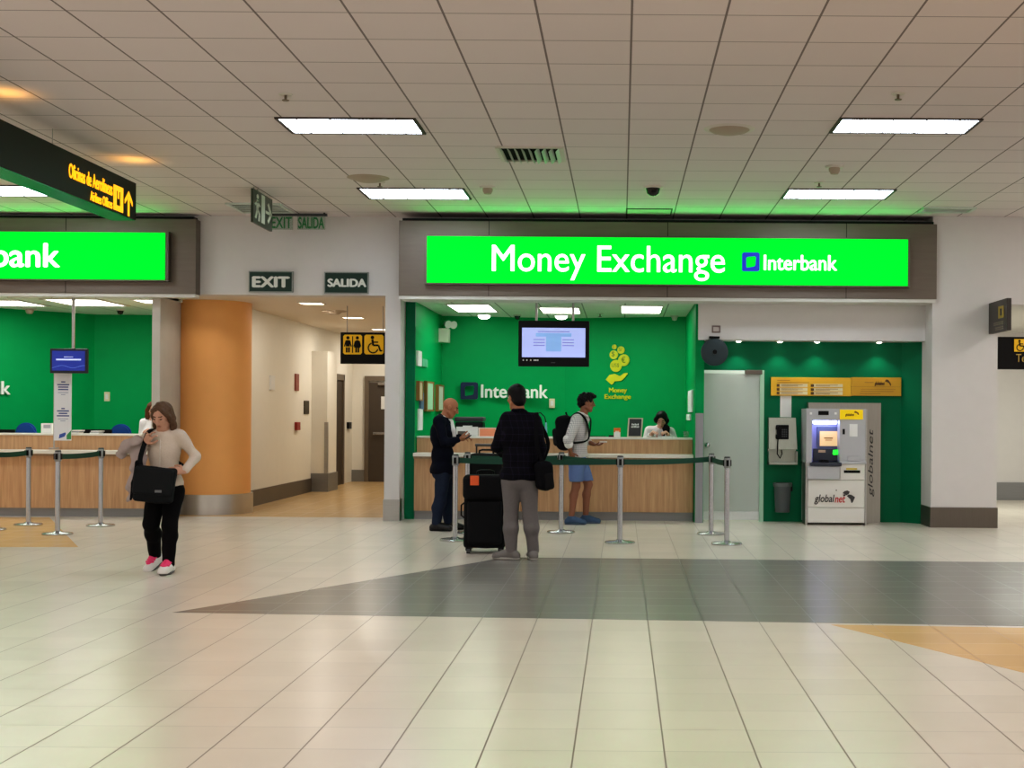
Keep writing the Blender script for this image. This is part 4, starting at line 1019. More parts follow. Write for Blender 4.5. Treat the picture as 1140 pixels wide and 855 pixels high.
obj('side_panel', bx(xh1 + .01, xr_ - .03, AF - .008, AF + .02, az(534.5) + .006, zm - .006, .004), atm_white, am)
obj('front_ledge', bx(xl + .01, xh1, AF - .05, AF + .02, az(534) + .005, az(519), .012), atm_grey, am)
obj('keypad_shelf', bx(xh0 - .02, xh1 + .02, AF - .07, AF + .26, az(519) + .004, az(515), .006), atm_dark, am)
obj('shelf_trim', bx(xh1, xr_ - .01, AF - .03, AF + .02, az(516.5), az(513.5), .006), atm_grey, am)
# recess contents
rec = mat('recess_lilac_glow', (168, 168, 214), .35, var=.03)  # lilac light of the recess put into the lining's colour
b = B(); box(b, xh0, xh0 + .012, AF + .03, AF + .26, zm, zs); box(b, xh0, xh1, AF + .245, AF + .262, zm, zs); obj('recess_lining', b, rec, am)
obj('recess_lamp', bx(xh0 + .03, xh1 - .03, AF + .03, AF + .13, zs - .05, zs - .005, .01), mat('recess_lamp', (225, 232, 255), .3, emit=9.0, ecol=(196, 206, 255)), am)
def R(px0, py0, px1, py1, Y): return bx(ux(px0, Y, 490), ux(px1, Y, 490), Y - .02, Y + .03, uz(py1, Y, 920), uz(py0, Y, 920), .004)
obj('screen_bezel', R(909.5, 475, 934.5, 500, AF + .22), mat('bezel_grey_blue', (92, 98, 128), .35), am)
FP(912.5, 480, 932, 496.5, AF + .195, .004).rect(0, 0, 1, 1).make('screen', mat('atm_screen', (226, 190, 138), .3, emit=.5, ecol=(226, 186, 128)), am)
f = FP(912.5, 480, 932, 496.5, AF + .19, .002); f.rect(.25, .5, .75, .58); f.rect(.32, .38, .7, .42); f.make('screen_text', mat('atm_screen_text', (150, 110, 60), .4), am)
obj('lower_console', R(905.5, 499.5, 934.5, 513, AF + .18), atm_dark, am)
FP(911, 500.8, 919, 503.8, AF + .155, .006).rect(0, 0, 1, 1).make('cash_slot', mat('slot_tan', (200, 172, 140), .4), am)
FP(926.8, 500.5, 933.8, 506.5, AF + .15, .012).poly([(0, .2), (.15, 0), (.9, .05), (1, .4), (.9, 1), (.1, .95)]).make('card_reader', mat('reader_green', (60, 255, 70), .3, emit=.9, ecol=(40, 255, 60)), am)
b = B(); kx0, kx1 = ax(913), ax(922.5)
box(b, kx0, kx1, AF - .03, AF + .12, az(515), az(515) + .025, .006)
for i in range(4):
    for j in range(4): box(b, kx0 + .012 + i * (kx1 - kx0 - .024) / 4 + .002, kx0 + .012 + (i + 1) * (kx1 - kx0 - .024) / 4 - .002, AF - .02 + j * .032, AF + .005 + j * .032, az(515) + .025, az(515) + .034)
obj('keypad', b, black, am)
# right panel items
FP(935, 456, 960.5, 466.8, AF, .014).rect(0, 0, 1, 1).make('brand_plate', mat('plate_yellow', (240, 206, 0), .4, emit=.25, var=.02, ecol=(240, 200, 0)), am)
f = FP(935, 456, 960.5, 466.8, AF - .014, .003); dk = mat('plate_brown', (120, 84, 0), .5)
wall_text('lettering', 'globalnet', 941, 460, 951, 464, AF - .014, dk, am, shear=.25, bold=.02)
f.poly([(.6, .75), (.68, .86), (.8, .72), (.84, .5), (.78, .48), (.74, .64), (.66, .66)]).make('emblem', dk, am)
for n_, q, m_ in (('camera_window', (911, 457.5, 922.5, 462), black), ('camera_lens', (901.5, 459, 904, 461.5), paper), ('camera_lens', (929, 459, 931.5, 461.5), paper),
                  ('reader_strip', (938, 477.5, 940.5, 483.5), black), ('receipt_notice', (945.5, 472, 954.5, 486), paper), ('receipt_slot', (944.5, 508.8, 955, 511.5), atm_dark), ('coin_slot', (939.5, 523.5, 957.5, 526.5), black),
                  ('slot_label', (942, 521, 954, 523), mat('slot_label_yellow', (214, 188, 90), .5))):
    FP(*q, AF - (.008 if n_ in ('coin_slot', 'slot_label') else 0), .006).rect(0, 0, 1, 1).make(n_, m_, am)
obj('receipt_tray', bx(ax(943.5), ax(956), AF - .02, AF, az(513), az(507.5), .004), atm_grey, am)
FP(930.3, 545, 931.7, 546.5, AF - .008, .006).disc(.5, .5, .5).make('door_lock', steel_dk, am)
txg, txr = mat('brand_grey', (62, 58, 58), .5), mat('brand_red', (196, 52, 48), .5)
wall_text('lettering', 'global', 906.5, 550.5, 929, 561.5, AF - .008, txg, am, shear=.22, bold=.012)
wall_text('lettering', 'net', 929.3, 552.5, 941, 559.5, AF - .008, txr, am, shear=.22, bold=.012)
f = FP(938, 546, 952, 560, AF - .008, .004)
f.poly([(.0, .8), (.15, .95), (.38, 1), (.56, .9), (.5, .74), (.3, .62)]).poly([(.34, .56), (.48, .68), (.7, .66), (.98, .48), (.94, .36), (.8, .05), (.7, .0), (.62, .3), (.48, .42)]).poly([(.02, .66), (.2, .7), (.24, .58), (.1, .52)])
f.make('emblem', txg, am)
# steel surround behind it
b = B(); sx0, sx1 = ux(899, AY - .1, 500), ux(979.5, AY - .1, 500)
box(b, sx0, sx1, AY - .16, AY - .001, 0, uz(448.5, AY - .1, 940)); obj('steel_surround', b, steel_mat('surround_steel', (160, 156, 148), .36, (40, 40, 2), .8), am)
xq0, xq1, yq = ux(966.5, AY - .16, 500), ux(973.5, AY - .16, 500), AY - .16
lettering('lettering', 'globalnet', (xq1, yq, uz(553, yq, 970)), (0, 0, uz(478, yq, 970) - uz(553, yq, 970)), (-(xq1 - xq0), 0, 0), (0, -1, 0), txg, am, shear=.2)

# telephone
py_ = AY
px0_, px1_ = ux(855.5, AY - .1, 490), ux(887, AY - .1, 490); pz0, pz1 = uz(517, AY - .1, 870), uz(465, AY - .1, 870); pzm = uz(500, AY - .1, 870)
ph_steel = steel_mat('phone_steel', (168, 172, 160), .3, (60, 60, 3), .7)
ph = thing('payphone', 'steel wall payphone with black handset under a paper sheet', 'telephone', ((px0_ + px1_) / 2, AY, pz0))
b = B(); prof = [(AY - .001, pzm), (AY - .16, pzm), (AY - .13, pz1), (AY - .001, pz1)]
A = [b.verts.new((px0_, y, z)) for y, z in prof]; C = [b.verts.new((px1_ - .02 * (i > 1), y, z)) for i, (y, z) in enumerate(prof)]
for i in range(4): b.faces.new((A[i], A[(i + 1) % 4], C[(i + 1) % 4], C[i]))
b.faces.new(A); b.faces.new(C); obj('phone_housing', b, ph_steel, ph)
b = B(); box(b, px0_, px1_, AY - .02, AY - .001, pz0, pzm); box(b, px0_, px0_ + .012, AY - .2, AY, pz0, pzm - .03); box(b, px1_ - .012, px1_, AY - .2, AY, pz0, pzm - .03); box(b, px0_, px1_, AY - .2, AY, pz0, pz0 + .03, .004)
obj('phone_tray', b, ph_steel, ph)
hx_, hz = ux(866, AY - .16, 480), uz(481, AY - .16, 866)
obj('dial_plate', bx(hx_ - .01, hx_ + .15, AY - .165, AY - .12, hz - .1, hz + .1, .008), black, ph)
b = B(); box(b, hx_ - .03, hx_ + .03, AY - .205, AY - .15, hz - .1, hz - .03, .014); box(b, hx_ - .03, hx_ + .03, AY - .205, AY - .15, hz + .03, hz + .1, .014); box(b, hx_ - .018, hx_ + .018, AY - .215, AY - .18, hz - .08, hz + .08, .01)
obj('handset', b, black, ph)
b = B()
for i in range(3):
    for j in range(4): box(b, hx_ + .055 + i * .026, hx_ + .073 + i * .026, AY - .17, AY - .16, hz - .07 + j * .03, hz - .048 + j * .03)
obj('dial_button', b, dark_grey, ph)
b = B(); tube(b, [(hx_, AY - .18, hz - .1), (hx_ - .005, AY - .19, hz - .2), (hx_ - .01, AY - .19, hz - .3), (hx_ + .03, AY - .18, hz - .36), (hx_ + .06, AY - .15, hz - .3), (hx_ + .06, AY - .1, hz - .25)], .008); obj('cord', b, black, ph, True)
tag(obj('paper_sheet', bx(ux(868.5, AY, 452), ux(881, AY, 452), AY - .004, AY + .001, uz(464.5, AY, 875), uz(440.5, AY, 875)), paper), 'white paper sheet on the green wall between directory sign and payphone', 'notice')
# bin
bxc = ux(871, AY - .14, 555); bz1, bz0 = uz(537.5, AY - .14, 871), uz(570, AY - .14, 871)
bn = thing('wall_bin', 'dark grey round litter bin on the green wall under the payphone', 'bin', (bxc, AY - .13, bz0))
bg = mat('bin_grey', (78, 84, 84), .5)
obj('bin_body', lathe(B(), (bxc, AY - .14, bz0), [(0, 0), (.1, 0), (.118, bz1 - bz0 - .04), (.118, bz1 - bz0 - .045), (.108, bz1 - bz0 - .05), (.09, .02), (0, .02)], 32), bg, bn, True)
obj('bin_rim', lathe(B(), (bxc, AY - .14, bz1), [(.1, -.05), (.128, -.05), (.132, 0), (.1, 0), (.1, -.05)], 32), mat('bin_rim', (96, 102, 100), .5), bn, True)
obj('bin_bracket', bx(bxc - .03, bxc + .15, AY - .06, AY, bz1 - .12, bz1 - .02), black, bn)
# directory sign
dsg = thing('directory_sign', 'long yellow instruction sign on the green wall above payphone and cash machine', 'sign', (ux(930, AY), AY, uz(441, AY, 930)))
dy1 = mat('directory_yellow', (226, 176, 44), .35, var=.03); dy2 = mat('directory_amber', (206, 156, 36), .35, var=.03)
obj('sign_panel', bx(ux(858, AY, 430), ux(947, AY, 430), AY - .05, AY, uz(440.8, AY, 900), uz(420.3, AY, 900), .003), dy1, dsg)
obj('sign_panel', bx(ux(947.2, AY, 430), ux(1002.5, AY, 430), AY - .05, AY, uz(440.8, AY, 975), uz(420.3, AY, 975), .003), dy2, dsg)
f = FP(858, 420.3, 947, 440.8, AY - .05, .003)
for y in (.5, .28, .08):
    f.rect(.115, y, .46, y + .17); f.rect(.53, y, .9, y + .17)
f.make('text_field', mat('field_cream', (232, 218, 176), .5), dsg)
f = FP(858, 420.3, 947, 440.8, AY - .053, .003); dkb = mat('directory_brown', (92, 60, 20), .5)
for y in (.5, .28, .08):
    f.rect(.075, y + .01, .108, y + .15); f.rect(.5, y + .01, .54, y + .15)
f.make('pictogram', dkb, dsg)
f = FP(858, 420.3, 947, 440.8, AY - .056, .003); lt = mat('directory_text', (168, 120, 40), .5)
f.rect(.08, .84, .24, .87); f.rect(.08, .72, .48, .75)
for y in (.5, .28, .08):
    f.rect(.13, y + .1, .4, y + .125); f.rect(.13, y + .05, .34, y + .07); f.rect(.56, y + .1, .84, y + .125); f.rect(.56, y + .05, .74, y + .07)
f.make('lettering', lt, dsg)
f = FP(947, 420.3, 1002.5, 440.8, AY - .05, .003); f.rect(.2, .36, .9, .38); f.rect(.2, .24, .86, .27); f.rect(.18, .12, .6, .15); f.rect(0, .5, 1, .515); f.rect(.28, .72, .46, .76); f.make('lettering', lt, dsg)
wall_text('lettering', 'globalnet', 973.5, 424.5, 985, 430, AY - .05, dkb, dsg, shear=.22, bold=.03)
f = FP(985, 422, 992.5, 430, AY - .05, .003); f.poly([(0, .7), (.2, .95), (.5, .9), (.95, .3), (.85, 0), (.6, .45), (.3, .6)]).make('emblem', dkb, dsg)
# spot downlights of the alcove
zc = uz(379, FC, 900)
for lab, px in (('alcove spot light above the glass door side of the sign', 868), ('alcove spot light above the yellow sign middle', 909.5), ('alcove spot light above the far end of the yellow sign', 978.5), ('alcove spot light straight above the frosted glass door', 822)):
    x = ux(px, 18.12, 380)
    r = thing('downlight', lab, 'ceiling light', (x, 18.1, zc))
    obj('trim_ring', lathe(B(), (x, 18.1, zc), [(.035, -.006), (.055, -.006), (.058, 0), (.035, 0), (.035, -.006)], 20), metal_w, r, True)
    obj('lens', ball(B(), (x, 18.1, zc), (.04, .04, .022)), mat('spot_lens', (255, 255, 245), .3, emit=8.0 , ecol=(255, 252, 236)), r, True)
    spot(x, 18.1, zc - .04, 9, (1, .96, .85), 110, .02, (math.radians(-8), 0, 0))
# round dark mirror disc on its bracket
mrx, mrz = U(795.5, 392, 17.75)
mr = thing('round_mirror', 'dark round convex mirror hanging over the glass door corner', 'mirror', (mrx, 17.75, mrz - .19))
obj('mirror_disc', lathe(B(), (0, 0, 0), [(0, .02), (.06, .019), (.12, .014), (.17, .004), (.185, -.004), (.185, -.03), (0, -.03)], 40), mat('mirror_dark', (42, 58, 64), .5, .0), mr, True, local=True)
mr.children[0].rotation_euler = (math.radians(90), 0, 0); mr.children[0].location = (0, 0, .19)
b = B(); tube(b, [(mrx, 17.78, mrz), (mrx, 17.8, mrz + .14), (mrx, 17.82, mrz + .2)], .012); box(b, mrx - .07, mrx + .07, 17.76, 17.86, mrz + .185, mrz + .215, .004); obj('bracket', b, black, mr)
b = B(); cone(b, (mrx, 17.74, mrz), (mrx, 17.69, mrz), .03); obj('mirror_hub', b, black, mr)
# small framed plate on the white header
f = FP(792.5, 362.5, 802, 370.5, FC, .012); r = thing('wall_plate', 'small framed socket plate on the white wall above the round mirror', 'wall plate', (ux(797, FC, 366), FC, uz(371, FC, 797)))
f.ring([(0, 0), (1, 0), (1, 1), (0, 1)], [(.16, .2), (.84, .2), (.84, .8), (.16, .8)]).make('plate_frame', mat('plate_brown_grey', (120, 104, 98), .5), r)
FP(792.5, 362.5, 802, 370.5, FC, .006).rect(.1, .1, .9, .9).make('plate_face', mat('plate_face', (190, 182, 176), .5), r)

# ------------------------------------------------------------------ queue barriers
belt_m = mat('belt_green', (8, 70, 52), .6, var=.05)
def make_stanchion(label, p, group):
    r = thing('queue_post', label, 'queue post', (p.x, p.y, 0), group)
    obj('base', lathe(B(), (0, 0, 0), [(0, 0), (.172, 0), (.175, .006), (.175, .016), (.165, .024), (.06, .03), (.04, .045), (0, .045)], 40), steel_lt, r, True, local=True)
    obj('post', lathe(B(), (0, 0, .04), [(0, 0), (.03, 0), (.03, .85), (0, .85)], 24), steel_lt, r, True, local=True)
    obj('head', lathe(B(), (0, 0, .87), [(0, 0), (.034, 0), (.039, .01), (.039, .11), (.034, .118), (0, .118)], 24), mat('head_grey', (150, 152, 152), .35, .6), r, True, local=True)
    obj('cap', lathe(B(), (0, 0, .985), [(0, 0), (.034, 0), (.036, .008), (.03, .018), (0, .018)], 24), dark_grey, r, True, local=True)
    b = B()
    for k in range(4):
        t = k * math.pi / 2; c, s = math.cos(t), math.sin(t)
        q = bmesh.ops.create_cube(b, size=1)['verts']
        for v in q:
            v.co = Vector((v.co.x * .022, v.co.y * .03, .93 + v.co.z * .07)); v.co.x += .036; v.co = Vector((v.co.x * c - v.co.y * s, v.co.x * s + v.co.y * c, v.co.z))
    obj('belt_clip', b, black, r, local=True)
    return r
SP = {'A': fl(506.5, 602), 'B': fl(520, 594.5), 'C': fl(690, 604.8), 'D': fl(624.5, 593.2), 'E': fl(791.5, 595.2), 'F': fl(809, 606.2),
      'G': fl(31.5, 584.8), 'H': fl(64, 595.3), 'I': fl(112, 585.8), 'J': fl(-10, 590.5)}
LB = {'A': 'silver queue post beside the bald man, nearest his jacket', 'B': 'silver queue post half hidden behind the standing black suitcase', 'C': 'silver queue post in the middle before the wooden counter, front row',
      'D': 'silver queue post just behind the backpacker in shorts', 'E': 'rear of the two silver queue posts by the frosted glass door', 'F': 'front one of the two silver queue posts by the frosted glass door',
      'G': 'silver queue post at the ochre floor left of the information board', 'H': 'silver queue post under the white information board, nearest the hall', 'I': 'silver queue post between information board and the walking woman', 'J': 'silver queue post at the picture edge on the ochre floor'}
posts = {}
first = None
for k in 'CABDEFGHIJ':
    if first is None: first = posts[k] = make_stanchion(LB[k], SP[k], 'silver queue posts with green belts')
    else: posts[k] = dup(first, (SP[k].x, SP[k].y, 0), LB[k])
def belt(a, b_, sag=.012):
    pa_, pb2 = SP[a], SP[b_]; d = (pb2 - pa_).normalized()
    A_, B_ = pa_ + d * .04 + V(0, 0, .93), pb2 - d * .052 + V(0, 0, .93)
    pts = [A_.lerp(B_, i / 12) - V(0, 0, sag * 4 * (i / 12) * (1 - i / 12)) for i in range(13)]
    obj('belt', ribbon(B(), pts, .062, .004), belt_m, posts[a])
for a, c in (('A', 'C'), ('B', 'D'), ('D', 'C'), ('C', 'E'), ('E', 'F'), ('H', 'I'), ('J', 'G')): belt(a, c)
# ------------------------------------------------------------------ soft bodies: smooth union of rounded shapes, meshed by surface nets
class Soft:
    def __init__(s): s.ops = []; s.paint = []
    def cap(s, a, b, r1, r2=None, k=.02, t=0, n=None, sc=1.0, op='add'):
        """tapered capsule; n, sc: flattened by sc along n"""
        s.ops.append(('cap', np.array(a, float), np.array(b, float), r1, r1 if r2 is None else r2, k, t, None if n is None else np.array(Vector(n).normalized(), float), sc, op)); return s
    def ell(s, c, r, k=.02, t=0, ax=None, op='add'):
        """ellipsoid with radii r along the axes ax (rows)"""
        A = np.eye(3) if ax is None else np.array([list(Vector(v).normalized()) for v in ax], float)
        s.ops.append(('ell', np.array(c, float), np.array(r, float), A, k, t, op)); return s
    def rbox(s, c, h, r, k=.01, t=0, ax=None, op='add'):
        A = np.eye(3) if ax is None else np.array([list(Vector(v).normalized()) for v in ax], float)
        s.ops.append(('box', np.array(c, float), np.array(h, float), A, r, k, t, op)); return s
    def plane(s, p, n, k=.004):
        """cut away everything on the side n points to"""
        s.ops.append(('pl', np.array(p, float), np.array(Vector(n).normalized(), float), k)); return s
    def path(s, pts, rs, k=.02, t=0, n=None, sc=1.0):
        for i in range(len(pts) - 1): s.cap(pts[i], pts[i + 1], rs[i], rs[i + 1], k, t, n, sc)
        return s
    def bounds(s):
        lo, hi = np.full(3, 1e9), np.full(3, -1e9)
        for o in s.ops:
            if o[0] == 'cap':
                if o[9] != 'add': continue
                r = max(o[3], o[4]) * max(1, o[8]); l, h = np.minimum(o[1], o[2]) - r, np.maximum(o[1], o[2]) + r
            elif o[0] == 'ell':
                if o[6] != 'add': continue
                e = np.sqrt(((o[3] * o[2][:, None]) ** 2).sum(0)); l, h = o[1] - e, o[1] + e
            elif o[0] == 'box':
                if o[7] != 'add': continue
                e = np.abs(o[3] * o[2][:, None]).sum(0) + o[4]; l, h = o[1] - e, o[1] + e
            else: continue
            lo, hi = np.minimum(lo, l), np.maximum(hi, h)
        return lo, hi
    def mesh(s, vox, fold=0.0, fseed=0, fscale=22.0, smooth=2):
        lo, hi = s.bounds(); pad = .03 + vox * 2
        lo = lo - pad; hi = hi + pad
        n = np.ceil((hi - lo) / vox).astype(int) + 1
        D = np.full(n, .2, np.float32); T = np.zeros(n, np.int16)
        X = [lo[i] + vox * np.arange(n[i]) for i in range(3)]
        for o in s.ops:
            if o[0] == 'pl':
                p, nn_ = o[1], o[2]
                d = ((X[0] - p[0]) * nn_[0])[:, None, None] + ((X[1] - p[1]) * nn_[1])[None, :, None] + ((X[2] - p[2]) * nn_[2])[None, None, :]
                D = np.maximum(D, d.astype(np.float32)); continue
            if o[0] == 'cap':
                _, a, b, r1, r2, k, t, nn_, sc, op = o; r = max(r1, r2) * max(1, sc); l, h = np.minimum(a, b) - r, np.maximum(a, b) + r
            elif o[0] == 'ell':
                _, c, rr, A, k, t, op = o; e = np.sqrt(((A * rr[:, None]) ** 2).sum(0)); l, h = c - e, c + e
            else:
                _, c, hh, A, rad, k, t, op = o; e = np.abs(A * hh[:, None]).sum(0) + rad; l, h = c - e, c + e
            m = max(k * 1.2, vox * 2.5) + .012
            i0 = np.clip(np.floor((l - m - lo) / vox).astype(int), 0, n - 1); i1 = np.clip(np.ceil((h + m - lo) / vox).astype(int) + 1, 1, n)
            sl = tuple(slice(i0[i], i1[i]) for i in range(3))
            P = np.stack(np.meshgrid(X[0][sl[0]], X[1][sl[1]], X[2][sl[2]], indexing='ij'), -1)
            if o[0] == 'cap':
                q = P - a; ba = b - a
                if nn_ is not None:
                    q = q + (q @ nn_)[..., None] * nn_ * (1 / sc - 1); ba = ba + (ba @ nn_) * nn_ * (1 / sc - 1)
                hh_ = np.clip((q @ ba) / max(ba @ ba, 1e-9), 0, 1)
                d = np.linalg.norm(q - hh_[..., None] * ba, axis=-1) - (r1 + (r2 - r1) * hh_)
                if nn_ is not None and sc < 1: d = d * (sc + (1 - sc) * .5)
            elif o[0] == 'ell':
                q = (P - c) @ A.T
                k0 = np.linalg.norm(q / rr, axis=-1); k1 = np.linalg.norm(q / rr ** 2, axis=-1)
                d = k0 * (k0 - 1) / np.maximum(k1, 1e-6)
            else:
                q = np.abs((P - c) @ A.T) - hh
                d = np.linalg.norm(np.maximum(q, 0), axis=-1) + np.minimum(q.max(-1), 0) - rad
            d = d.astype(np.float32); old = D[sl]
            if op == 'add':
                hk = np.clip(.5 + .5 * (old - d) / k, 0, 1)
                T[sl] = np.where(d < old, t, T[sl])
                D[sl] = old + (d - old) * hk - k * hk * (1 - hk)
            elif op == 'sub':
                D[sl] = np.maximum(old, -d)
        if fold:
            rr = np.random.RandomState(fseed); P = np.stack(np.meshgrid(*X, indexing='ij'), -1); w = 0
            for _ in range(5):
                v = rr.normal(size=3); v[2] *= .6; v = v / np.linalg.norm(v) * fscale * rr.uniform(.6, 1.7); w = w + np.sin(P @ v + rr.uniform(0, 6.28) + 1.4 * np.sin(P @ (v[[1, 2, 0]] * .7)))
            D = D + (fold * w / 5 * 1.6).astype(np.float32)
        for ax in range(3):   # keep the border outside
            for e in (0, -1):
                sl = [slice(None)] * 3; sl[ax] = e; D[tuple(sl)] = np.maximum(D[tuple(sl)], .01)
        return s._nets(D, T, lo, vox, smooth)
    def _nets(s, D, T, lo, vox, smooth):
        n = D.shape; neg = D < 0
        cn = [c - 1 for c in n]
        cnt = np.zeros(cn, np.int8)
        for dx in (0, 1):
            for dy in (0, 1):
                for dz in (0, 1): cnt += neg[dx:dx + cn[0], dy:dy + cn[1], dz:dz + cn[2]]
        act = (cnt > 0) & (cnt < 8)
        idx = np.full(cn, -1, np.int64); cells = np.argwhere(act); idx[act] = np.arange(len(cells))
        S = np.zeros((len(cells), 3)); C = np.zeros(len(cells))
        cor = [(0, 0, 0), (1, 0, 0), (0, 1, 0), (1, 1, 0), (0, 0, 1), (1, 0, 1), (0, 1, 1), (1, 1, 1)]
        vals = [D[cells[:, 0] + c[0], cells[:, 1] + c[1], cells[:, 2] + c[2]] for c in cor]
        for i in range(8):
            for ax in range(3):
                if cor[i][ax]: continue
                c2 = list(cor[i]); c2[ax] = 1; j = cor.index(tuple(c2))
                a, b = vals[i], vals[j]; m = (a < 0) != (b < 0)
                t = np.where(m, a / np.where(m, a - b, 1), 0)
                p = np.tile(np.array(cor[i], float), (len(cells), 1)); p[:, ax] += t
                S += p * m[:, None]; C += m
        co_ = lo + vox * (cells + S / C[:, None])
        tg = T[np.clip(np.rint((co_ - lo) / vox).astype(int), 0, np.array(n) - 1).T.tolist()[0], np.clip(np.rint((co_ - lo) / vox).astype(int), 0, np.array(n) - 1).T.tolist()[1], np.clip(np.rint((co_ - lo) / vox).astype(int), 0, np.array(n) - 1).T.tolist()[2]]
        Q = []
        for ax in range(3):
            u, v = [(1, 2), (2, 0), (0, 1)][ax]
            sl0 = [slice(1, -1)] * 3; sl1 = [slice(1, -1)] * 3; sl0[ax] = slice(0, -1); sl1[ax] = slice(1, None)
            a, b = neg[tuple(sl0)], neg[tuple(sl1)]
            for m, flip in ((a & ~b, False), (~a & b, True)):
                e = np.argwhere(m)
                off = np.ones(3, int); off[ax] = 0; e = e + off
                du = np.zeros(3, int); du[u] = 1; dv = np.zeros(3, int); dv[v] = 1
                q = np.stack([idx[tuple((e - du - dv).T)], idx[tuple((e - dv).T)], idx[tuple(e.T)], idx[tuple((e - du).T)]], 1)
                Q.append(q[:, ::-1] if flip else q)
        Q = np.concatenate(Q); Q = Q[(Q >= 0).all(1)]
        for _ in range(smooth):
            acc = np.zeros_like(co_); c = np.zeros(len(co_))
            for i in range(4):
                j = (i + 1) % 4
                np.add.at(acc, Q[:, i], co_[Q[:, j]]); np.add.at(acc, Q[:, j], co_[Q[:, i]]); np.add.at(c, Q[:, i], 1); np.add.at(c, Q[:, j], 1)
            co_ = co_ + .5 * (acc / np.maximum(c, 1)[:, None] - co_)
        return co_, Q, tg
def soft_obj(name, S, vox, mats, parent=None, fold=0, fseed=0, fscale=22., smooth=2, world=None, largest=True):
    """mesh a Soft given in the parent's local frame (or world, when world=True)"""
    co_, Q, tg = S.mesh(vox, fold, fseed, fscale, smooth)
    if largest and len(Q):     # drop stray flakes: keep the biggest connected piece
        lab = np.arange(len(co_))
        while True:
            l2 = lab.copy()
            for i in range(4):
                np.minimum.at(l2, Q[:, i], lab[Q[:, (i + 1) % 4]]); np.minimum.at(l2, Q[:, (i + 1) % 4], lab[Q[:, i]])
            l2 = l2[l2]
            if (l2 == lab).all(): break
            lab = l2
        u_, c_ = np.unique(lab, return_counts=True); keep = lab == u_[np.argmax(c_)]
        Q = Q[keep[Q[:, 0]]]; mp = np.cumsum(keep) - 1; Q = mp[Q]; co_ = co_[keep]; tg = tg[keep]
    me = bpy.data.meshes.new(name)
    me.vertices.add(len(co_)); me.vertices.foreach_set('co', co_.astype(np.float32).ravel())
    me.loops.add(len(Q) * 4); me.loops.foreach_set('vertex_index', Q.astype(np.int32).ravel())
    me.polygons.add(len(Q)); me.polygons.foreach_set('loop_start', np.arange(0, len(Q) * 4, 4, dtype=np.int32))
    ms_ = mats if isinstance(mats, (list, tuple)) else [mats]
    ft = np.sort(tg[Q], axis=1)[:, 1].astype(np.int32)
    if S.paint:
        fc = co_[Q].mean(1)
        for c, r, A, t in S.paint:
            ft[(((fc - c) @ A.T / r) ** 2).sum(1) < 1] = t
    me.update(calc_edges=True)
    o = link_mesh(name, me, mats, parent, True, local=not world)
    me.polygons.foreach_set('material_index', np.clip(ft, 0, len(ms_) - 1).astype(np.int32))
    me.validate()
    return o

def nv(v): return Vector(v).normalized()
def axes3(fwd, up=(0, 0, 1)):
    f = nv(fwd); r = f.cross(Vector(up)).normalized(); u = r.cross(f).normalized()
    return r, f, u          # right hand side of the person, forward, up
def hand(S, w, d, n, side, curl=.4, t=0, sc=1.0, spread=1.0):
    """palm and five fingers from the wrist w along d; n = direction the palm faces; side = +1/-1 picks the thumb side"""
    d = nv(d); n = (Vector(n) - d * Vector(n).dot(d)).normalized(); s_ = d.cross(n) * side
    w = Vector(w); L = (.066, .076, .071, .056); R = (.0088, .009, .0086, .0076)
    for i in range(4):
        off = (.031 - .0207 * i) * sc
        base = w + d * (.012 * sc) + s_ * off * .55; kn = w + d * ((.088 - .004 * abs(i - 1)) * sc) + s_ * off * spread
        S.cap(base, kn, .0135 * sc, .0112 * sc, .012, t)
        p, dir_ = kn, d.copy()
        for j, fr in enumerate((.44, .32, .24)):
            a = curl * (.75 if j == 0 else 1.0)
            dir_ = (dir_ * math.cos(a) + n * math.sin(a)).normalized(); n2 = n
            q = p + dir_ * L[i] * fr * sc * 1.12
            S.cap(p, q, R[i] * sc * (1 - .08 * j), R[i] * sc * (.94 - .1 * j), .003, t); p = q
            n = (n - dir_ * n.dot(dir_)).normalized()
        n = (Vector(n2) - d * Vector(n2).dot(d)).normalized() if False else n
        n = (s_.cross(d) * side).normalized() if (s_.cross(d) * side).dot(n) > 0 else -(s_.cross(d) * side).normalized()
    b0 = w + d * .018 * sc + s_ * .02 * sc; b1 = b0 + (d * .55 + s_ * .75 + n * .3).normalized() * .042 * sc
    b2 = b1 + (d * .8 + s_ * .35 + n * (.3 + curl * .5)).normalized() * .034 * sc; b3 = b2 + (d * .9 + n * (.3 + curl * .6)).normalized() * .026 * sc
    S.cap(b0, b1, .0145 * sc, .0115 * sc, .012, t); S.cap(b1, b2, .0108 * sc, .0096 * sc, .004, t); S.cap(b2, b3, .0096 * sc, .0078 * sc, .004, t)
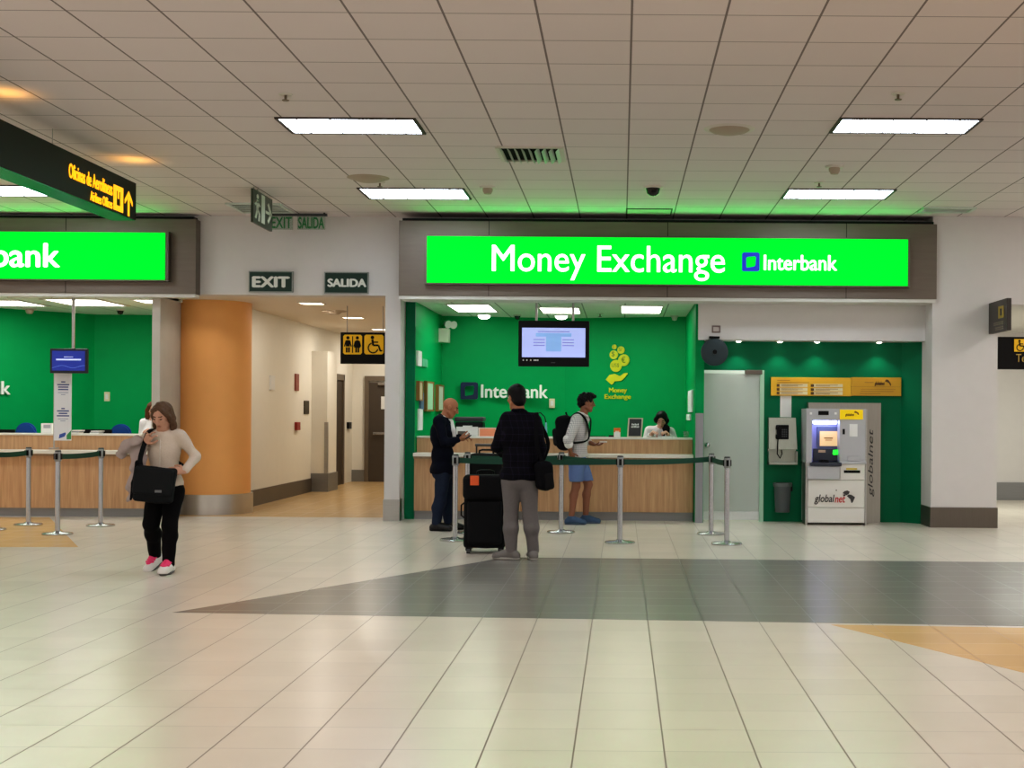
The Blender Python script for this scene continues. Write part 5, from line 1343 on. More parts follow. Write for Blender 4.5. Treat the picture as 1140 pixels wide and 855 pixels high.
def head(S, c, fwd, up=(0, 0, 1), sc=1.0, t=0, eye=1, lip=2, brow=3, jaw=1.0, nose=1.0, fem=False):
    r, f, u = axes3(fwd, up); c = Vector(c); A = (r, f, u)
    P = lambda x, y, z: c + (r * x + f * y + u * z) * sc
    S.ell(P(0, -.012, .035), np.array((.074, .094, .084)) * sc, .02, t, A)
    S.ell(P(0, .028, -.03), np.array((.06 * jaw, .064, .086)) * sc, .025, t, A)
    S.cap(P(-.02 * jaw, .062, -.098), P(.02 * jaw, .062, -.098), .02 * sc, .02 * sc, .02, t)
    for sx_ in (-1, 1):
        S.cap(P(.055 * sx_ * jaw, -.004, -.06), P(.022 * sx_ * jaw, .058, -.094), .018 * sc, .017 * sc, .02, t)      # jaw line
        S.ell(P(.043 * sx_, .066, -.016), np.array((.02, .017, .018)) * sc, .015, t, A)                              # cheek bone
        S.ell(P(.032 * sx_, .098 if fem else .096, .012), np.array((.015, .011, .010)) * sc, .001, t, A, 'sub')                       # eye socket
        S.ell(P(.031 * sx_, .0815, .011), np.array((.0135, .0115, .0085)) * sc, .002, t, A)                           # lid
        S.ell(P(.031 * sx_, .0845, .0105), np.array((.0095, .0105, .0048)) * sc, .0005, t, A)
        S.paint.append((np.array(P(.031 * sx_, .09, .0105)), np.array((.0125, .025, .006)) * sc, np.array([list(a) for a in A]), eye))
        S.paint.append((np.array(P(.031 * sx_, .088, .031)), np.array((.02, .03, .0045 if fem else .006)) * sc, np.array([list(a) for a in A]), brow))
        S.cap(P(.015 * sx_, .091, .03), P(.047 * sx_, .08, .031), (.0036 if fem else .0058) * sc, (.003 if fem else .0045) * sc, .003, t)
        S.ell(P(.077 * sx_, -.012, -.004), np.array((.010, .021, .033)) * sc, .008, t, A)                             # ear
        S.ell(P(.088 * sx_, -.006, -.002), np.array((.006, .011, .018)) * sc, .001, t, A, 'sub')
        S.ell(P(.012 * sx_, .098, -.031), np.array((.0085, .01, .0075)) * sc, .006, t, A)                             # nostril wing
    S.cap(P(0, .088, .018), P(0, .110 * nose, -.026), .0085 * sc, .0115 * sc, .010, t)
    S.cap(P(-.015, .0865, -.0555), P(.015, .0865, -.0555), .0052 * sc, .0052 * sc, .004, t)
    S.cap(P(-.012, .0865, -.063), P(.012, .0865, -.063), .0056 * sc, .0056 * sc, .004, t)
    S.paint.append((np.array(P(0, .09, -.059)), np.array((.021, .03, .009)) * sc, np.array([list(a) for a in A]), lip))
    return P
def torso(S, J, o=0.0, w=1.0, d=1.0, k=.04, t=0, low=True):
    lat = nv(J['shL'] - J['shR']); up = nv(J['neck'] - J['pel']); fw = up.cross(lat) * -1
    fw = lat.cross(up) if lat.cross(up).dot(J['F']) > 0 else up.cross(lat)
    A = (lat, fw, up); ch, pe = J['chest'], J['pel']
    S.ell(ch + up * .02, (.148 * w + o, .104 * d + o, .17 + o), k, t, A)
    S.ell(ch.lerp(pe, .55), (.132 * w + o, .096 * d + o, .15 + o), k, t, A)
    if low: S.ell(pe, (.155 * w + o, .108 * d + o, .12 + o), k, t, A)
    S.cap(J['shL'] - lat * .03, J['shR'] + lat * .03, .056 * w + o, .056 * w + o, k, t)
    S.cap(J['neck'] - up * .05, J['neck'] + up * .01, .075 + o * .6, .058 + o * .4, k, t)
    return lat, fw, up
def arm(S, J, s, o=0.0, k=.025, t=0, end=1.0, start=.0, w=1.0):
    a, b, c = J['sh' + s], J['el' + s], J['wr' + s]
    S.cap(a.lerp(b, start), b, (.050 * w + o), (.040 * w + o), k, t)
    S.cap(b, b.lerp(c, end), .041 * w + o, (.041 + (.027 - .041) * end) * w + o, k, t)
def leg(S, J, s, o=0.0, k=.03, t=0, end=1.0, w=1.0, o2=None):
    a, b, c = J['hip' + s], J['kn' + s], J['an' + s]; o2 = o if o2 is None else o2
    S.cap(a, b, .082 * w + o, .054 * w + (o + o2) / 2, k, t)
    m = b.lerp(c, .3) - J['F'] * .014
    e = b.lerp(c, end)
    S.cap(b, m, .052 * w + (o + o2) / 2, .053 * w + o2, k, t); S.cap(m, e, .053 * w + o2, .037 * w + o2, k, t)
def foot(S, an, toe, o=0.0, L=.19, t=0, zsole=None, k=.02):
    toe = nv(toe); side = toe.cross(Vector((0, 0, 1))).normalized(); upv = side.cross(toe)
    hl = an - upv * .045 - toe * .045; tp = an - upv * .055 + toe * L * .82; md = an - upv * .035 + toe * L * .35
    S.cap(an, hl, .036 + o, .034 + o, k, t); S.cap(hl, tp, .033 + o, .027 + o, k, t); S.cap(an, md, .034 + o, .033 + o, k, t)
    S.cap(md, tp + side * .012, .034 + o, .026 + o, k, t); S.cap(md, tp - side * .014, .034 + o, .024 + o, k, t)
def shoe(name, an, toe, m_up, m_sole, parent, L=.175, ball_=0.0, laces=None):
    """a shoe round the ankle end: upper and sole, sole a sub-part"""
    toe = nv(toe); side = toe.cross(Vector((0, 0, 1))).normalized(); upv = side.cross(toe)
    S = Soft(); foot(S, an, toe, .010, L); 
    S.cap(an + upv * .01, an - upv * .01, .044, .046, .02)
    S.plane(an + upv * .03, upv); S.plane(an - upv * .07, -upv)
    u_ = soft_obj(name, S, .007, m_up, parent)
    S = Soft(); hl = an - upv * .073 - toe * .05; tp = an - upv * .073 + toe * L * .84; md = hl.lerp(tp, .6)
    S.cap(hl, md, .042, .046, .01, 0, upv, .5); S.cap(md, tp, .049, .036, .02, 0, upv, .5)
    S.plane(an - upv * .09, -upv); S.plane(an - upv * .06, upv)
    so = soft_obj('sole', S, .006, m_sole, parent); so.parent = u_
    if laces:
        S = Soft()
        S.cap(an + upv * .022 + toe * L * .2, an - upv * .012 + toe * L * .66, .032, .024, .01)
        for q in (.25, .4, .55): S.cap(an + upv * (.03 - .06 * q) + toe * L * q - side * .036, an + upv * (.03 - .06 * q) + toe * L * q + side * .036, .011, .011, .01)
        la = soft_obj('laces', S, .006, laces, parent); la.parent = u_
    return u_
class Pose:
    """joint positions read off the photo, in metres from the point where the person stands"""
    def __init__(s, px, py, depth=None, F=(0, -1, 0)):
        p = fl(px, py) if depth is None else Vector((ux(px, depth, py), depth, 0))
        s.o = Vector((p.x, p.y, 0)); s.J = {'F': nv(F)}
    def q(s, px, py, dy=0.0):
        Y = s.o.y + dy; x, z = U(px, py, Y); return Vector((x - s.o.x, dy, z))
    def set(s, **k):
        for n_, v in k.items(): s.J[n_] = s.q(*v)
        return s.J
skin_f = mat('skin_fair', (196, 150, 126), .55, var=.05); skin_t = mat('skin_tan', (168, 112, 80), .55, var=.05); skin_b = mat('skin_brown', (138, 88, 64), .55, var=.05)
eye_m = mat('eye_dark', (36, 24, 20), .2); lip_m = mat('lips', (168, 108, 96), .5); lip_b = mat('lips_brown', (104, 58, 46), .5)
h_black = mat('hair_black', (13, 11, 12), .5, bump=.4, scale=90, spec=.2); h_brown = mat('hair_brown', (96, 74, 58), .6, bump=.4, scale=60, var=.35, spec=.15); h_chest = mat('hair_chestnut', (92, 58, 36), .5, spec=.15, bump=.4, scale=90, var=.2)
brow_d = mat('brow_dark', (44, 32, 26), .7)
def body(J, headc, headF, mats, root, up=(0, 0, 1), hands=None, w=1.0, d=1.0, hs=1.0, legs=True, jaw=1.0, fem=False):
    S = Soft(); torso(S, J, 0, w, d)
    for s in 'LR': arm(S, J, s, w=.88 if fem else 1.0)
    if legs:
        for s in 'LR':
            leg(S, J, s); foot(S, J['an' + s], J['toe' + s], -.004)
    P = head(S, headc, headF, up, hs, jaw=jaw * (.9 if fem else 1), nose=.985 if fem else 1.0, fem=fem)
    S.cap(J['neck'] - V(0, 0, .03), P(0, -.022, -.06), .057 * hs, .053 * hs, .02)
    for s in 'LR':
        if hands and s in hands:
            dd, nn_, th, cu = hands[s]; hand(S, J['wr' + s], dd, nn_, th, cu)
    soft_obj('body', S, .0056, mats, root, smooth=1)
    return P
def shoe_pose(J, *k): pass

# ================================================================== woman walking with a satchel
W = Pose(185, 638); wm = thing('person', 'woman walking alone in beige zip top and black trousers, looking down', 'person', W.o)
J = W.set(pel=(184, 540), chest=(183, 504), neck=(182, 479, .01), shR=(165.5, 487, .0), shL=(201, 485.5, .0), elR=(152.5, 511, .03), wrR=(161.5, 493, -.13), elL=(217, 508, .03), wrL=(206, 524.5, -.13),
          hipR=(174.5, 546), hipL=(194, 546), knR=(168.5, 583, -.02), knL=(189, 585, -.05), anR=(173.5, 618, .24), anL=(187.5, 626.5, -.04))
J['anR'].z = .125; J['anL'].z = .09; J['toeR'] = V(-.28, -1, -.42); J['toeL'] = V(.02, -1, -.02)
hc = W.q(180.5, 463.5, -.045); hF = V(-.18, -1, -.5)
mats = [skin_f, eye_m, lip_m, brow_d]
P = body(J, hc, hF, mats, wm, hands={'R': (W.q(166, 486, -.16) - J['wrR'], V(.3, .9, -.1), -1, .75), 'L': (V(-.9, -.25, .05), V(0, .9, -.4), -1, .3)}, hs=1.0, w=.86, fem=True)
# hair
S = Soft(); r_, f_, u_ = axes3(hF)
S.ell(P(0, -.022, .042), (.082, .098, .086), .02, 0, (r_, f_, u_))
for sx_ in (-1, 1):
    S.path([P(.066 * sx_, -.01, .06), P(.08 * sx_, -.012, -.02), P(.084 * sx_, -.005, -.09), P(.078 * sx_, .012, -.15), P(.066 * sx_, .03, -.175)], [.026, .026, .027, .022, .01], .02)
    S.path([P(.012 * sx_, .05, .104), P(.05 * sx_, .052, .078), P(.072 * sx_, .03, .02), P(.078 * sx_, .02, -.05)], [.014, .017, .018, .016], .02)
S.path([P(0, -.085, .02), P(0, -.095, -.07), P(0, -.08, -.14)], [.055, .055, .035], .04)
S.ell(P(0, .115, -.002), (.056, .075, .092), .004, 0, (r_, f_, u_), 'sub')
soft_obj('hair', S, .007, h_brown, wm, fold=.006, fscale=60)
beige_c = mat('beige_knit', (206, 192, 178), .85, bump=.25, scale=70, var=.06); trouser_bk = mat('black_trousers', (16, 15, 17), .9, bump=.2, scale=40)
S = Soft(); torso(S, J, .012, .91, 1.02); [arm(S, J, s, .010, end=.93, w=.88) for s in 'LR']
S.ell(J['pel'] + V(.0, 0, .015), (.16, .12, .09), .03)
S.plane(W.q(184, 540.5), (0, 0, -1)); S.plane(J['neck'] + V(0, -.03, .012), (0, -.55, 1))
bl = soft_obj('blouse', S, .008, beige_c, wm, fold=.006, fseed=3)
S = Soft(); S.path([J['neck'] + V(0, -.075, -.02), J['chest'] + V(.003, -.128, .04), J['chest'] + V(.004, -.132, -.1), J['pel'] + V(.003, -.135, .08)], [.006, .006, .006, .006], .003)
z_ = soft_obj('zip', S, .005, mat('zip_pale', (206, 196, 184), .5), wm); z_.parent = bl
S = Soft(); S.path([J['neck'] + V(-.07, 0, .0), J['neck'] + V(-.05, -.06, -.03), J['neck'] + V(0, -.085, -.05)], [.016, .016, .012], .01); S.path([J['neck'] + V(.07, 0, .0), J['neck'] + V(.05, -.06, -.03), J['neck'] + V(0, -.085, -.05)], [.016, .016, .012], .01); S.cap(J['neck'] + V(-.07, 0, 0), J['neck'] + V(.07, .05, .005), .016, .016, .01)
c_ = soft_obj('collar', S, .006, beige_c, wm); c_.parent = bl
S = Soft(); S.ell(J['pel'] - V(0, 0, .03), (.158, .12, .11), .04); [leg(S, J, s, .012, w=1.0, o2=.016, end=.98) for s in 'LR']
soft_obj('trousers', S, .008, trouser_bk, wm, fold=.006, fseed=5)
pink = mat('shoe_pink', (236, 64, 118), .6); shoe_w = mat('shoe_white', (222, 218, 214), .5); sole_g = mat('sole_grey', (90, 88, 86), .6)
for s in 'RL': shoe('shoe', J['an' + s], J['toe' + s], shoe_w, sole_g, wm, .18, laces=pink)
# satchel
sc_ = W.q(172.5, 539.5, -.21)
st_ = thing('satchel', 'black satchel carried at the hip of the walking woman', 'bag', W.o + V(sc_.x, sc_.y, sc_.z - .16))
def wl_(v): return W.o + v
sdk = mat('satchel_black', (26, 28, 30), .75, bump=.3, scale=50)
A_ = (V(1, .12, -.1), V(-.12, 1, 0), V(.1, 0, 1))
S = Soft(); S.rbox(wl_(sc_), (.14, .035, .125), .035, ax=A_); soft_obj('bag_body', S, .008, sdk, st_, fold=.006, fseed=2, world=True)
S = Soft(); S.rbox(wl_(sc_ + V(.002, -.052, .03)), (.148, .012, .1), .022, ax=A_); fl_ = soft_obj('flap', S, .008, mat('satchel_flap', (32, 34, 36), .7, bump=.3, scale=50), st_, fold=.004, fseed=9, world=True)
b = B(); box(b, -.03, .03, -.004, .004, -.012, .012, .003); b.transform(Matrix.Translation(wl_(sc_ + V(.06, -.088, -.055)))); obj('badge', b, mat('badge_grey', (120, 122, 124), .4, .6), st_)
shp = J['shR']
pth = [sc_ + V(-.12, .02, .12), W.q(156, 512, -.17), W.q(160.5, 495, -.165), W.q(165.5, 481, -.06), shp + V(.05, .03, .078), shp + V(.05, .1, .02), shp + V(.12, .15, -.16), J['pel'] + V(.16, .12, .14), J['pel'] + V(.175, -.02, .13), J['pel'] + V(.13, -.14, .1), sc_ + V(.14, .02, .12)]
def smoothp(p, n=5):
    out = []
    for i in range(len(p) - 1):
        p0, p1, p2, p3 = p[max(i - 1, 0)], p[i], p[i + 1], p[min(i + 2, len(p) - 1)]
        for j in range(n):
            t = j / n; out.append(.5 * ((2 * p1) + (p2 - p0) * t + (2 * p0 - 5 * p1 + 4 * p2 - p3) * t * t + (3 * p1 - p0 - 3 * p2 + p3) * t ** 3))
    return out + [p[-1]]
obj('shoulder_strap', ribbon(B(), [wl_(p) for p in smoothp(pth)], .042, .006, (1, .3, .1)), sdk, st_)
# draped jacket
S = Soft(); el, wr = J['elR'], J['wrR']
S.path([W.q(134, 507, -.08), W.q(143, 497, -.11), W.q(153, 492, -.14)], [.035, .055, .05], .03)
S.path([W.q(152, 495, -.1), W.q(152, 520, -.11), W.q(150, 540, -.1), W.q(142.5, 553, -.08)], [.05, .05, .05, .03], .03, n=(0, 1, 0), sc=.6)
S.path([W.q(157, 500, -.12), W.q(157, 525, -.12), W.q(155, 548, -.1)], [.045, .045, .035], .03, n=(0, 1, 0), sc=.6)
jk = thing('draped_jacket', 'grey jacket hanging over the forearm of the walking woman', 'jacket', W.o + W.q(150, 553, -.1))
for o_ in [S]:
    for i, q_ in enumerate(o_.ops):
        q_ = list(q_); q_[1] = q_[1] + np.array(W.o); q_[2] = q_[2] + np.array(W.o); o_.ops[i] = tuple(q_)
soft_obj('jacket_cloth', S, .008, [mat('jacket_grey', (172, 158, 154), .85, bump=.2, scale=50)], jk, fold=.017, fseed=4, fscale=40, world=True)
S = Soft(); S.path([wl_(W.q(153, 515, -.17)), wl_(W.q(150, 538, -.16)), wl_(W.q(145.5, 556, -.12))], [.022, .026, .014], .02); soft_obj('lining', S, .007, blackm, jk, fold=.004, world=True)

# ================================================================== bald man with phone
Bm = Pose(494, 590.5, F=(1, .12, 0)); bm_ = thing('person', 'bald man in navy blazer and jeans looking down at his phone', 'person', Bm.o)
J = Bm.set(pel=(493, 523), chest=(492, 486), neck=(494.5, 465), shR=(489, 469.5, -.17), shL=(496, 470, .17), elR=(495, 492.5, -.25), wrR=(510, 489.5, -.13), elL=(502, 492, .2), wrL=(512.5, 486.5, .02),
          hipR=(493, 528, -.09), hipL=(495, 528, .09), knR=(490, 557, -.10), knL=(499, 556, .09), anR=(486, 583, -.10), anL=(499.5, 582, .10))
J['anR'].z = J['anL'].z = .09; J['toeR'] = V(1, -.15, 0); J['toeL'] = V(1, .1, 0)
hc = Bm.q(501.5, 454, 0); hF = V(1, .1, -.42)
phone_p = Bm.q(521.5, 486.5, -.06)
P = body(J, hc, hF, [skin_t, eye_m, lip_m, brow_d], bm_, hands={'R': (V(1, .5, .12), V(-.2, .6, .9), 1, .55), 'L': (V(1, -.45, -.05), V(-.1, -.7, .8), -1, .6)}, w=1.05, d=1.12, hs=1.0)
navy_j = weave_mat('navy_blazer', (15, 17, 30), (20, 22, 36), 60, 60, .3, .3); jeans = mat('blue_jeans', (40, 48, 66), .85, bump=.2, scale=60, var=.2)
S = Soft(); torso(S, J, .03, 1.05, 1.15); [arm(S, J, s, .020, end=.95) for s in 'LR']
S.ell(J['pel'] + V(0, 0, -.01), (.16, .185, .13), .04, 0, ((1, 0, 0), (0, 1, 0), (0, 0, 1)))
S.plane(Bm.q(493, 527.5), (0, 0, -1)); S.plane(J['neck'] + V(.03, 0, .01), (.5, 0, 1))
jb = soft_obj('blazer', S, .009, navy_j, bm_, fold=.007, fseed=11)
S = Soft(); S.path([J['neck'] + V(-.06, -.05, .025), J['neck'] + V(0, -.078, .01), J['neck'] + V(.06, -.045, -.03), J['neck'] + V(.085, 0, -.06)], [.016, .017, .016, .014], .01)
S.path([J['neck'] + V(-.06, .05, .025), J['neck'] + V(0, .078, .01), J['neck'] + V(.06, .045, -.03), J['neck'] + V(.085, 0, -.06)], [.016, .017, .016, .014], .01); S.cap(J['neck'] + V(-.065, -.05, .025), J['neck'] + V(-.065, .05, .025), .016, .016, .01)
S.path([J['neck'] + V(.085, -.01, -.05), J['chest'] + V(.135, -.03, .08), J['chest'] + V(.155, -.03, -.02)], [.035, .04, .03], .02)
soft_obj('shirt', S, .006, paper, bm_)
S = Soft(); S.ell(J['pel'] - V(0, 0, .04), (.13, .165, .11), .04); [leg(S, J, s, .018, w=1.0, o2=.022, end=.97) for s in 'LR']
soft_obj('jeans', S, .008, jeans, bm_, fold=.007, fseed=12)
shoe_k = mat('shoe_black', (14, 13, 14), .3)
for s in 'RL': shoe('shoe', J['an' + s], J['toe' + s], shoe_k, black, bm_, .2)
ph_ = thing('mobile_phone', 'small dark mobile phone in the hands of the bald man', 'phone', Bm.o + phone_p)
b = B(); box(b, -.04, .04, -.07, .07, -.005, .005, .004); M_ = Matrix.Translation(Bm.o + phone_p) @ Matrix.Rotation(math.radians(-35), 4, 'Y') ; b.transform(M_); obj('phone_case', b, black, ph_)
b = B(); box(b, -.035, .035, -.06, .06, .0045, .006); b.transform(M_); obj('phone_screen', b, mat('phone_screen', (170, 180, 200), .2, emit=.2), ph_)

# ================================================================== man in plaid jacket seen from behind
Cm = Pose(578, 623.5, F=(-.15, 1, 0)); cm_ = thing('person', 'man seen from behind in dark plaid jacket and grey trousers', 'person', Cm.o)
J = Cm.set(pel=(578.5, 529), chest=(579, 487), neck=(577.5, 457), shL=(563.5, 468, .0), shR=(595.5, 469, .0), elL=(553, 497, .04), wrL=(560, 505, .24), elR=(602, 498, .04), wrR=(600.5, 517, .17),
          hipL=(569.5, 536), hipR=(588, 536), knL=(568.5, 577, .02), knR=(591, 577, .0), anL=(569.5, 613), anR=(593.5, 613, .02))
J['anL'].z = J['anR'].z = .09; J['toeL'] = V(-1, .25, 0); J['toeR'] = V(-.2, 1, 0)
hc = Cm.q(574.5, 442.5, .02); hF = V(-.62, .8, -.22)
P = body(J, hc, hF, [skin_t, eye_m, lip_m, brow_d], cm_, hands={'L': (V(.5, .8, .1), V(0, .2, 1), 1, .4), 'R': (V(-.1, .5, -.8), V(-1, 0, 0), 1, .6)}, w=1.08, hs=1.0)
S = Soft(); r_, f_, u_ = axes3(hF)
S.ell(P(0, -.02, .046), (.088, .106, .09), .02, 0, (r_, f_, u_)); S.ell(P(0, -.05, -.03), (.076, .066, .08), .03, 0, (r_, f_, u_))
S.ell(P(0, .12, -.01), (.09, .07, .09), .02, 0, (r_, f_, u_), 'sub'); [S.ell(P(.09 * q, .012, -.03), (.03, .03, .045), .01, 0, (r_, f_, u_), 'sub') for q in (-1, 1)]
soft_obj('hair', S, .007, h_black, cm_, fold=.003, fscale=70)
plaid = weave_mat('plaid_jacket', (17, 16, 24), (34, 29, 46), 17, 15, .12, .12)
S = Soft(); torso(S, J, .03, 1.12, 1.08); [arm(S, J, s, .022, end=.96) for s in 'LR']
S.ell(J['pel'] + V(0, 0, .0), (.185, .145, .13), .04)
S.plane(Cm.q(578, 534.5), (0, 0, -1)); S.plane(J['neck'] + V(0, 0, .012), (0, .3, 1))
soft_obj('jacket', S, .009, plaid, cm_, fold=.008, fseed=21)
S = Soft(); S.path([J['neck'] + V(-.07, .03, -.005), J['neck'] + V(-.05, -.05, .005), J['neck'] + V(0, -.072, .006), J['neck'] + V(.05, -.05, .005), J['neck'] + V(.07, .03, -.005)], [.014] * 5, .01)
soft_obj('collar', S, .006, plaid, cm_)
gtr = mat('grey_trousers', (118, 113, 112), .85, bump=.2, scale=60, var=.1)
S = Soft(); S.ell(J['pel'] - V(0, 0, .05), (.168, .135, .12), .04); [leg(S, J, s, .016, w=1.0, o2=.022, end=.98) for s in 'LR']
soft_obj('trousers', S, .008, gtr, cm_, fold=.009, fseed=22, fscale=18)
shoe_g = mat('shoe_grey', (120, 116, 112), .6); sole_w = mat('sole_pale', (172, 168, 160), .6)
for s in 'LR': shoe('shoe', J['an' + s], J['toe' + s], shoe_g, sole_w, cm_, .2)
bc = Cm.q(604.5, 529.5, -.02)
sb_ = thing('shoulder_bag', 'black shoulder bag hanging at the side of the man in plaid jacket', 'bag', Cm.o + bc - V(0, 0, .17))
S = Soft(); S.rbox(Cm.o + bc, (.035, .085, .09), .055, ax=(V(1, .25, .12), V(-.25, 1, 0), V(-.1, 0, 1)))
S.ell(Cm.o + bc + V(.03, -.02, -.04), (.075, .12, .11), .03)
soft_obj('bag_body', S, .008, blackm, sb_, fold=.008, fseed=31, world=True)
S = Soft(); S.rbox(Cm.o + bc + V(.055, -.065, -.05), (.02, .05, .055), .03, ax=(V(1, .25, .12), V(-.25, 1, 0), V(-.1, 0, 1))); soft_obj('front_pocket', S, .008, mat('bag_pocket', (28, 28, 30), .8), sb_, world=True)
pth = [bc + V(-.02, .08, .12), J['elR'] + V(.07, .07, .04), J['shR'] + V(.03, .085, .02), J['shR'] + V(.01, .03, .085), J['shR'] + V(.02, -.075, .045), J['chest'] + V(.175, -.115, -.05), bc + V(-.0, -.08, .13)]
obj('shoulder_strap', ribbon(B(), [Cm.o + p for p in smoothp(pth)], .04, .006, (1, .2, .1)), blackm, sb_)

# ================================================================== backpacker in shorts
D_ = Pose(644, 580.3, depth=17.62, F=(1, .05, 0)); dm = thing('person', 'young man in white striped shirt and blue shorts at the counter', 'person', D_.o)
J = D_.set(pel=(643, 511), chest=(644.5, 481), neck=(649, 462), shR=(642.5, 467.5, -.16), shL=(648, 467.5, .16), elR=(632.5, 490, -.24), wrR=(635.5, 504, -.2), elL=(652, 491, .2), wrL=(661, 494.5, .1),
           hipR=(642, 516.5, -.085), hipL=(645.5, 516.5, .085), knR=(641.5, 541, -.1), knL=(655, 539.5, .07), anR=(636, 573, -.12), anL=(652, 571.5, .09))
J['anR'].z = J['anL'].z = .085; J['toeR'] = V(1, -.1, 0); J['toeL'] = V(1, .05, 0)
hc = D_.q(653.2, 448.5, .0); hF = V(1, .12, -.1)
P = body(J, hc, hF, [skin_b, eye_m, lip_b, h_black], dm, hands={'R': (V(.35, .2, -1), V(.3, .9, 0), 1, .4), 'L': (V(1, -.2, -.05), V(0, -.25, 1), 1, .55)}, w=.97, hs=1.0)
S = Soft(); r_, f_, u_ = axes3(hF)
S.ell(P(0, -.025, .05), (.088, .104, .09), .02, 0, (r_, f_, u_)); S.ell(P(0, -.075, -.01), (.068, .052, .06), .03, 0, (r_, f_, u_)); S.ell(P(0, .055, .1), (.062, .055, .04), .03, 0, (r_, f_, u_))
S.ell(P(0, .12, -.015), (.09, .072, .092), .01, 0, (r_, f_, u_), 'sub'); [S.ell(P(.09 * q, .008, -.03), (.03, .028, .042), .005, 0, (r_, f_, u_), 'sub') for q in (-1, 1)]
soft_obj('hair', S, .007, h_black, dm, fold=.012, fscale=110)
stripe = weave_mat('striped_shirt', (214, 210, 208), (140, 138, 146), 42, 46, .3, .3)
S = Soft(); torso(S, J, .024, 1.0, 1.05); arm(S, J, 'R', .022, end=.25); arm(S, J, 'L', .02, end=.35)
S.ell(J['pel'] + V(0, 0, .03), (.128, .155, .13), .04); S.plane(D_.q(643, 508.5), (0, 0, -1)); S.plane(J['neck'] + V(.03, 0, .015), (.45, 0, 1))
sh_ = soft_obj('shirt', S, .009, stripe, dm, fold=.009, fseed=41)
S = Soft(); S.path([J['neck'] + V(.06, -.06, -.02), J['neck'] + V(0, -.08, .015), J['neck'] + V(-.06, -.04, .03), J['neck'] + V(-.06, .04, .03), J['neck'] + V(0, .08, .015), J['neck'] + V(.06, .06, -.02)], [.018] * 6, .01)
c_ = soft_obj('collar', S, .007, mat('collar_white', (222, 220, 218), .8), dm); c_.parent = sh_
S = Soft(); S.cap(J['elR'].lerp(J['wrR'], -.08), J['elR'].lerp(J['wrR'], .3), .066, .063, .01); c_ = soft_obj('sleeve_cuff', S, .008, mat('collar_white', (222, 220, 218)), dm, fold=.005); c_.parent = sh_
S = Soft(); S.ell(J['pel'] - V(0, 0, .03), (.128, .158, .11), .04)
for s in 'LR': S.cap(J['hip' + s], J['hip' + s].lerp(J['kn' + s], .86), .108, .09, .04)
S.plane(D_.q(645, 535.5), (0, 0, -1))
soft_obj('shorts', S, .008, mat('shorts_blue', (104, 124, 168), .85, bump=.2, scale=60), dm, fold=.007, fseed=42)
for s in 'RL': shoe('shoe', J['an' + s], J['toe' + s], mat('slip_on_blue', (72, 92, 120), .7), mat('slip_sole', (84, 98, 112), .7), dm, .2)
# backpack
kc = D_.q(629, 481.5, -.02)
bp_ = thing('backpack', 'black backpack worn by the young man in shorts', 'backpack', D_.o + kc - V(0, 0, .26))
A_ = (V(1, 0, .12), V(0, 1, 0), V(-.12, 0, 1))
S = Soft(); S.rbox(D_.o + kc, (.02, .075, .135), .095, ax=A_); S.ell(D_.o + kc + V(-.03, 0, -.08), (.115, .16, .16), .05, 0, A_); soft_obj('pack_body', S, .009, blackm, bp_, fold=.006, fseed=51, world=True)
S = Soft(); S.rbox(D_.o + kc + V(-.1, 0, -.06), (.02, .08, .08), .04, ax=A_); soft_obj('front_pocket', S, .009, mat('pack_pocket', (30, 30, 34), .8), bp_, world=True)
S = Soft(); S.path([D_.o + kc + V(.03, -.03, .22), D_.o + kc + V(.01, 0, .265), D_.o + kc + V(.03, .03, .22)], [.012] * 3, .01); soft_obj('carry_handle', S, .007, blackm, bp_, world=True)
for s, sy in (('R', -1), ('L', 1)):
    sh = J['sh' + s]; a_ = sh + V(-.06, -.03 * sy, .06)
    pth = [kc + V(.05, .09 * sy, .18), sh + V(-.04, -.035 * sy, .08), sh + V(.03, -.045 * sy, .085), sh + V(.115, -.03 * sy, -.0), J['chest'] + V(.14, .12 * sy, -.03), J['chest'] + V(.09, .165 * sy, -.12), kc + V(.06, .13 * sy, -.14)]
    obj('shoulder_strap', ribbon(B(), [D_.o + p for p in smoothp(pth)], .05, .012, (0, 1, .2) if False else (.2, 1, .3)), blackm, bp_)
hp_ = J['wrL'] + V(.13, -.05, .03)
tag(obj('wallet', (lambda b: (b.transform(Matrix.Translation(D_.o + hp_)), b)[1])(box(B(), -.05, .05, -.035, .035, -.008, .012, .005)), mat('wallet_pale', (206, 196, 190), .6)), 'small pale wallet in the hand of the backpacker', 'wallet')

# ================================================================== clerk at the counter
E = Pose(734, 590, depth=19.05); eo = thing('person', 'female clerk with long black hair in white blouse behind the counter', 'person', E.o)
J = E.set(pel=(735, 525, .05), chest=(734.5, 491, .0), neck=(736, 475, -.03), shR=(722.5, 479.5), shL=(747, 480.5, .0), elR=(719, 492, -.05), wrR=(727, 486.6, -.32), elL=(751, 493, -.05), wrL=(741, 486.8, -.32),
          hipR=(729, 528, .05), hipL=(741, 528, .05), knR=(729, 556, .03), knL=(741, 556, .03), anR=(729, 585, .06), anL=(741, 585, .06))
J['anR'].z = J['anL'].z = .08; J['toeR'] = J['toeL'] = V(0, -1, 0); J['wrR'].z = J['wrL'].z = 1.225
hc = E.q(736.5, 467.5, -.1); hF = V(-.12, -1, -.62)
P = body(J, hc, hF, mats, eo, hands={'R': (V(.3, -.9, -.05), V(0, 0, -1), -1, .2), 'L': (V(-.3, -.9, -.05), V(0, 0, -1), 1, .2)}, hs=.95, w=.9, fem=True)
S = Soft(); r_, f_, u_ = axes3(hF)
S.ell(P(0, -.022, .042), (.084, .1, .086), .02, 0, (r_, f_, u_)); S.path([P(-.05, -.03, .06), P(-.083, -.02, -.02), P(-.075, -.02, -.08)], [.03, .026, .015], .03)
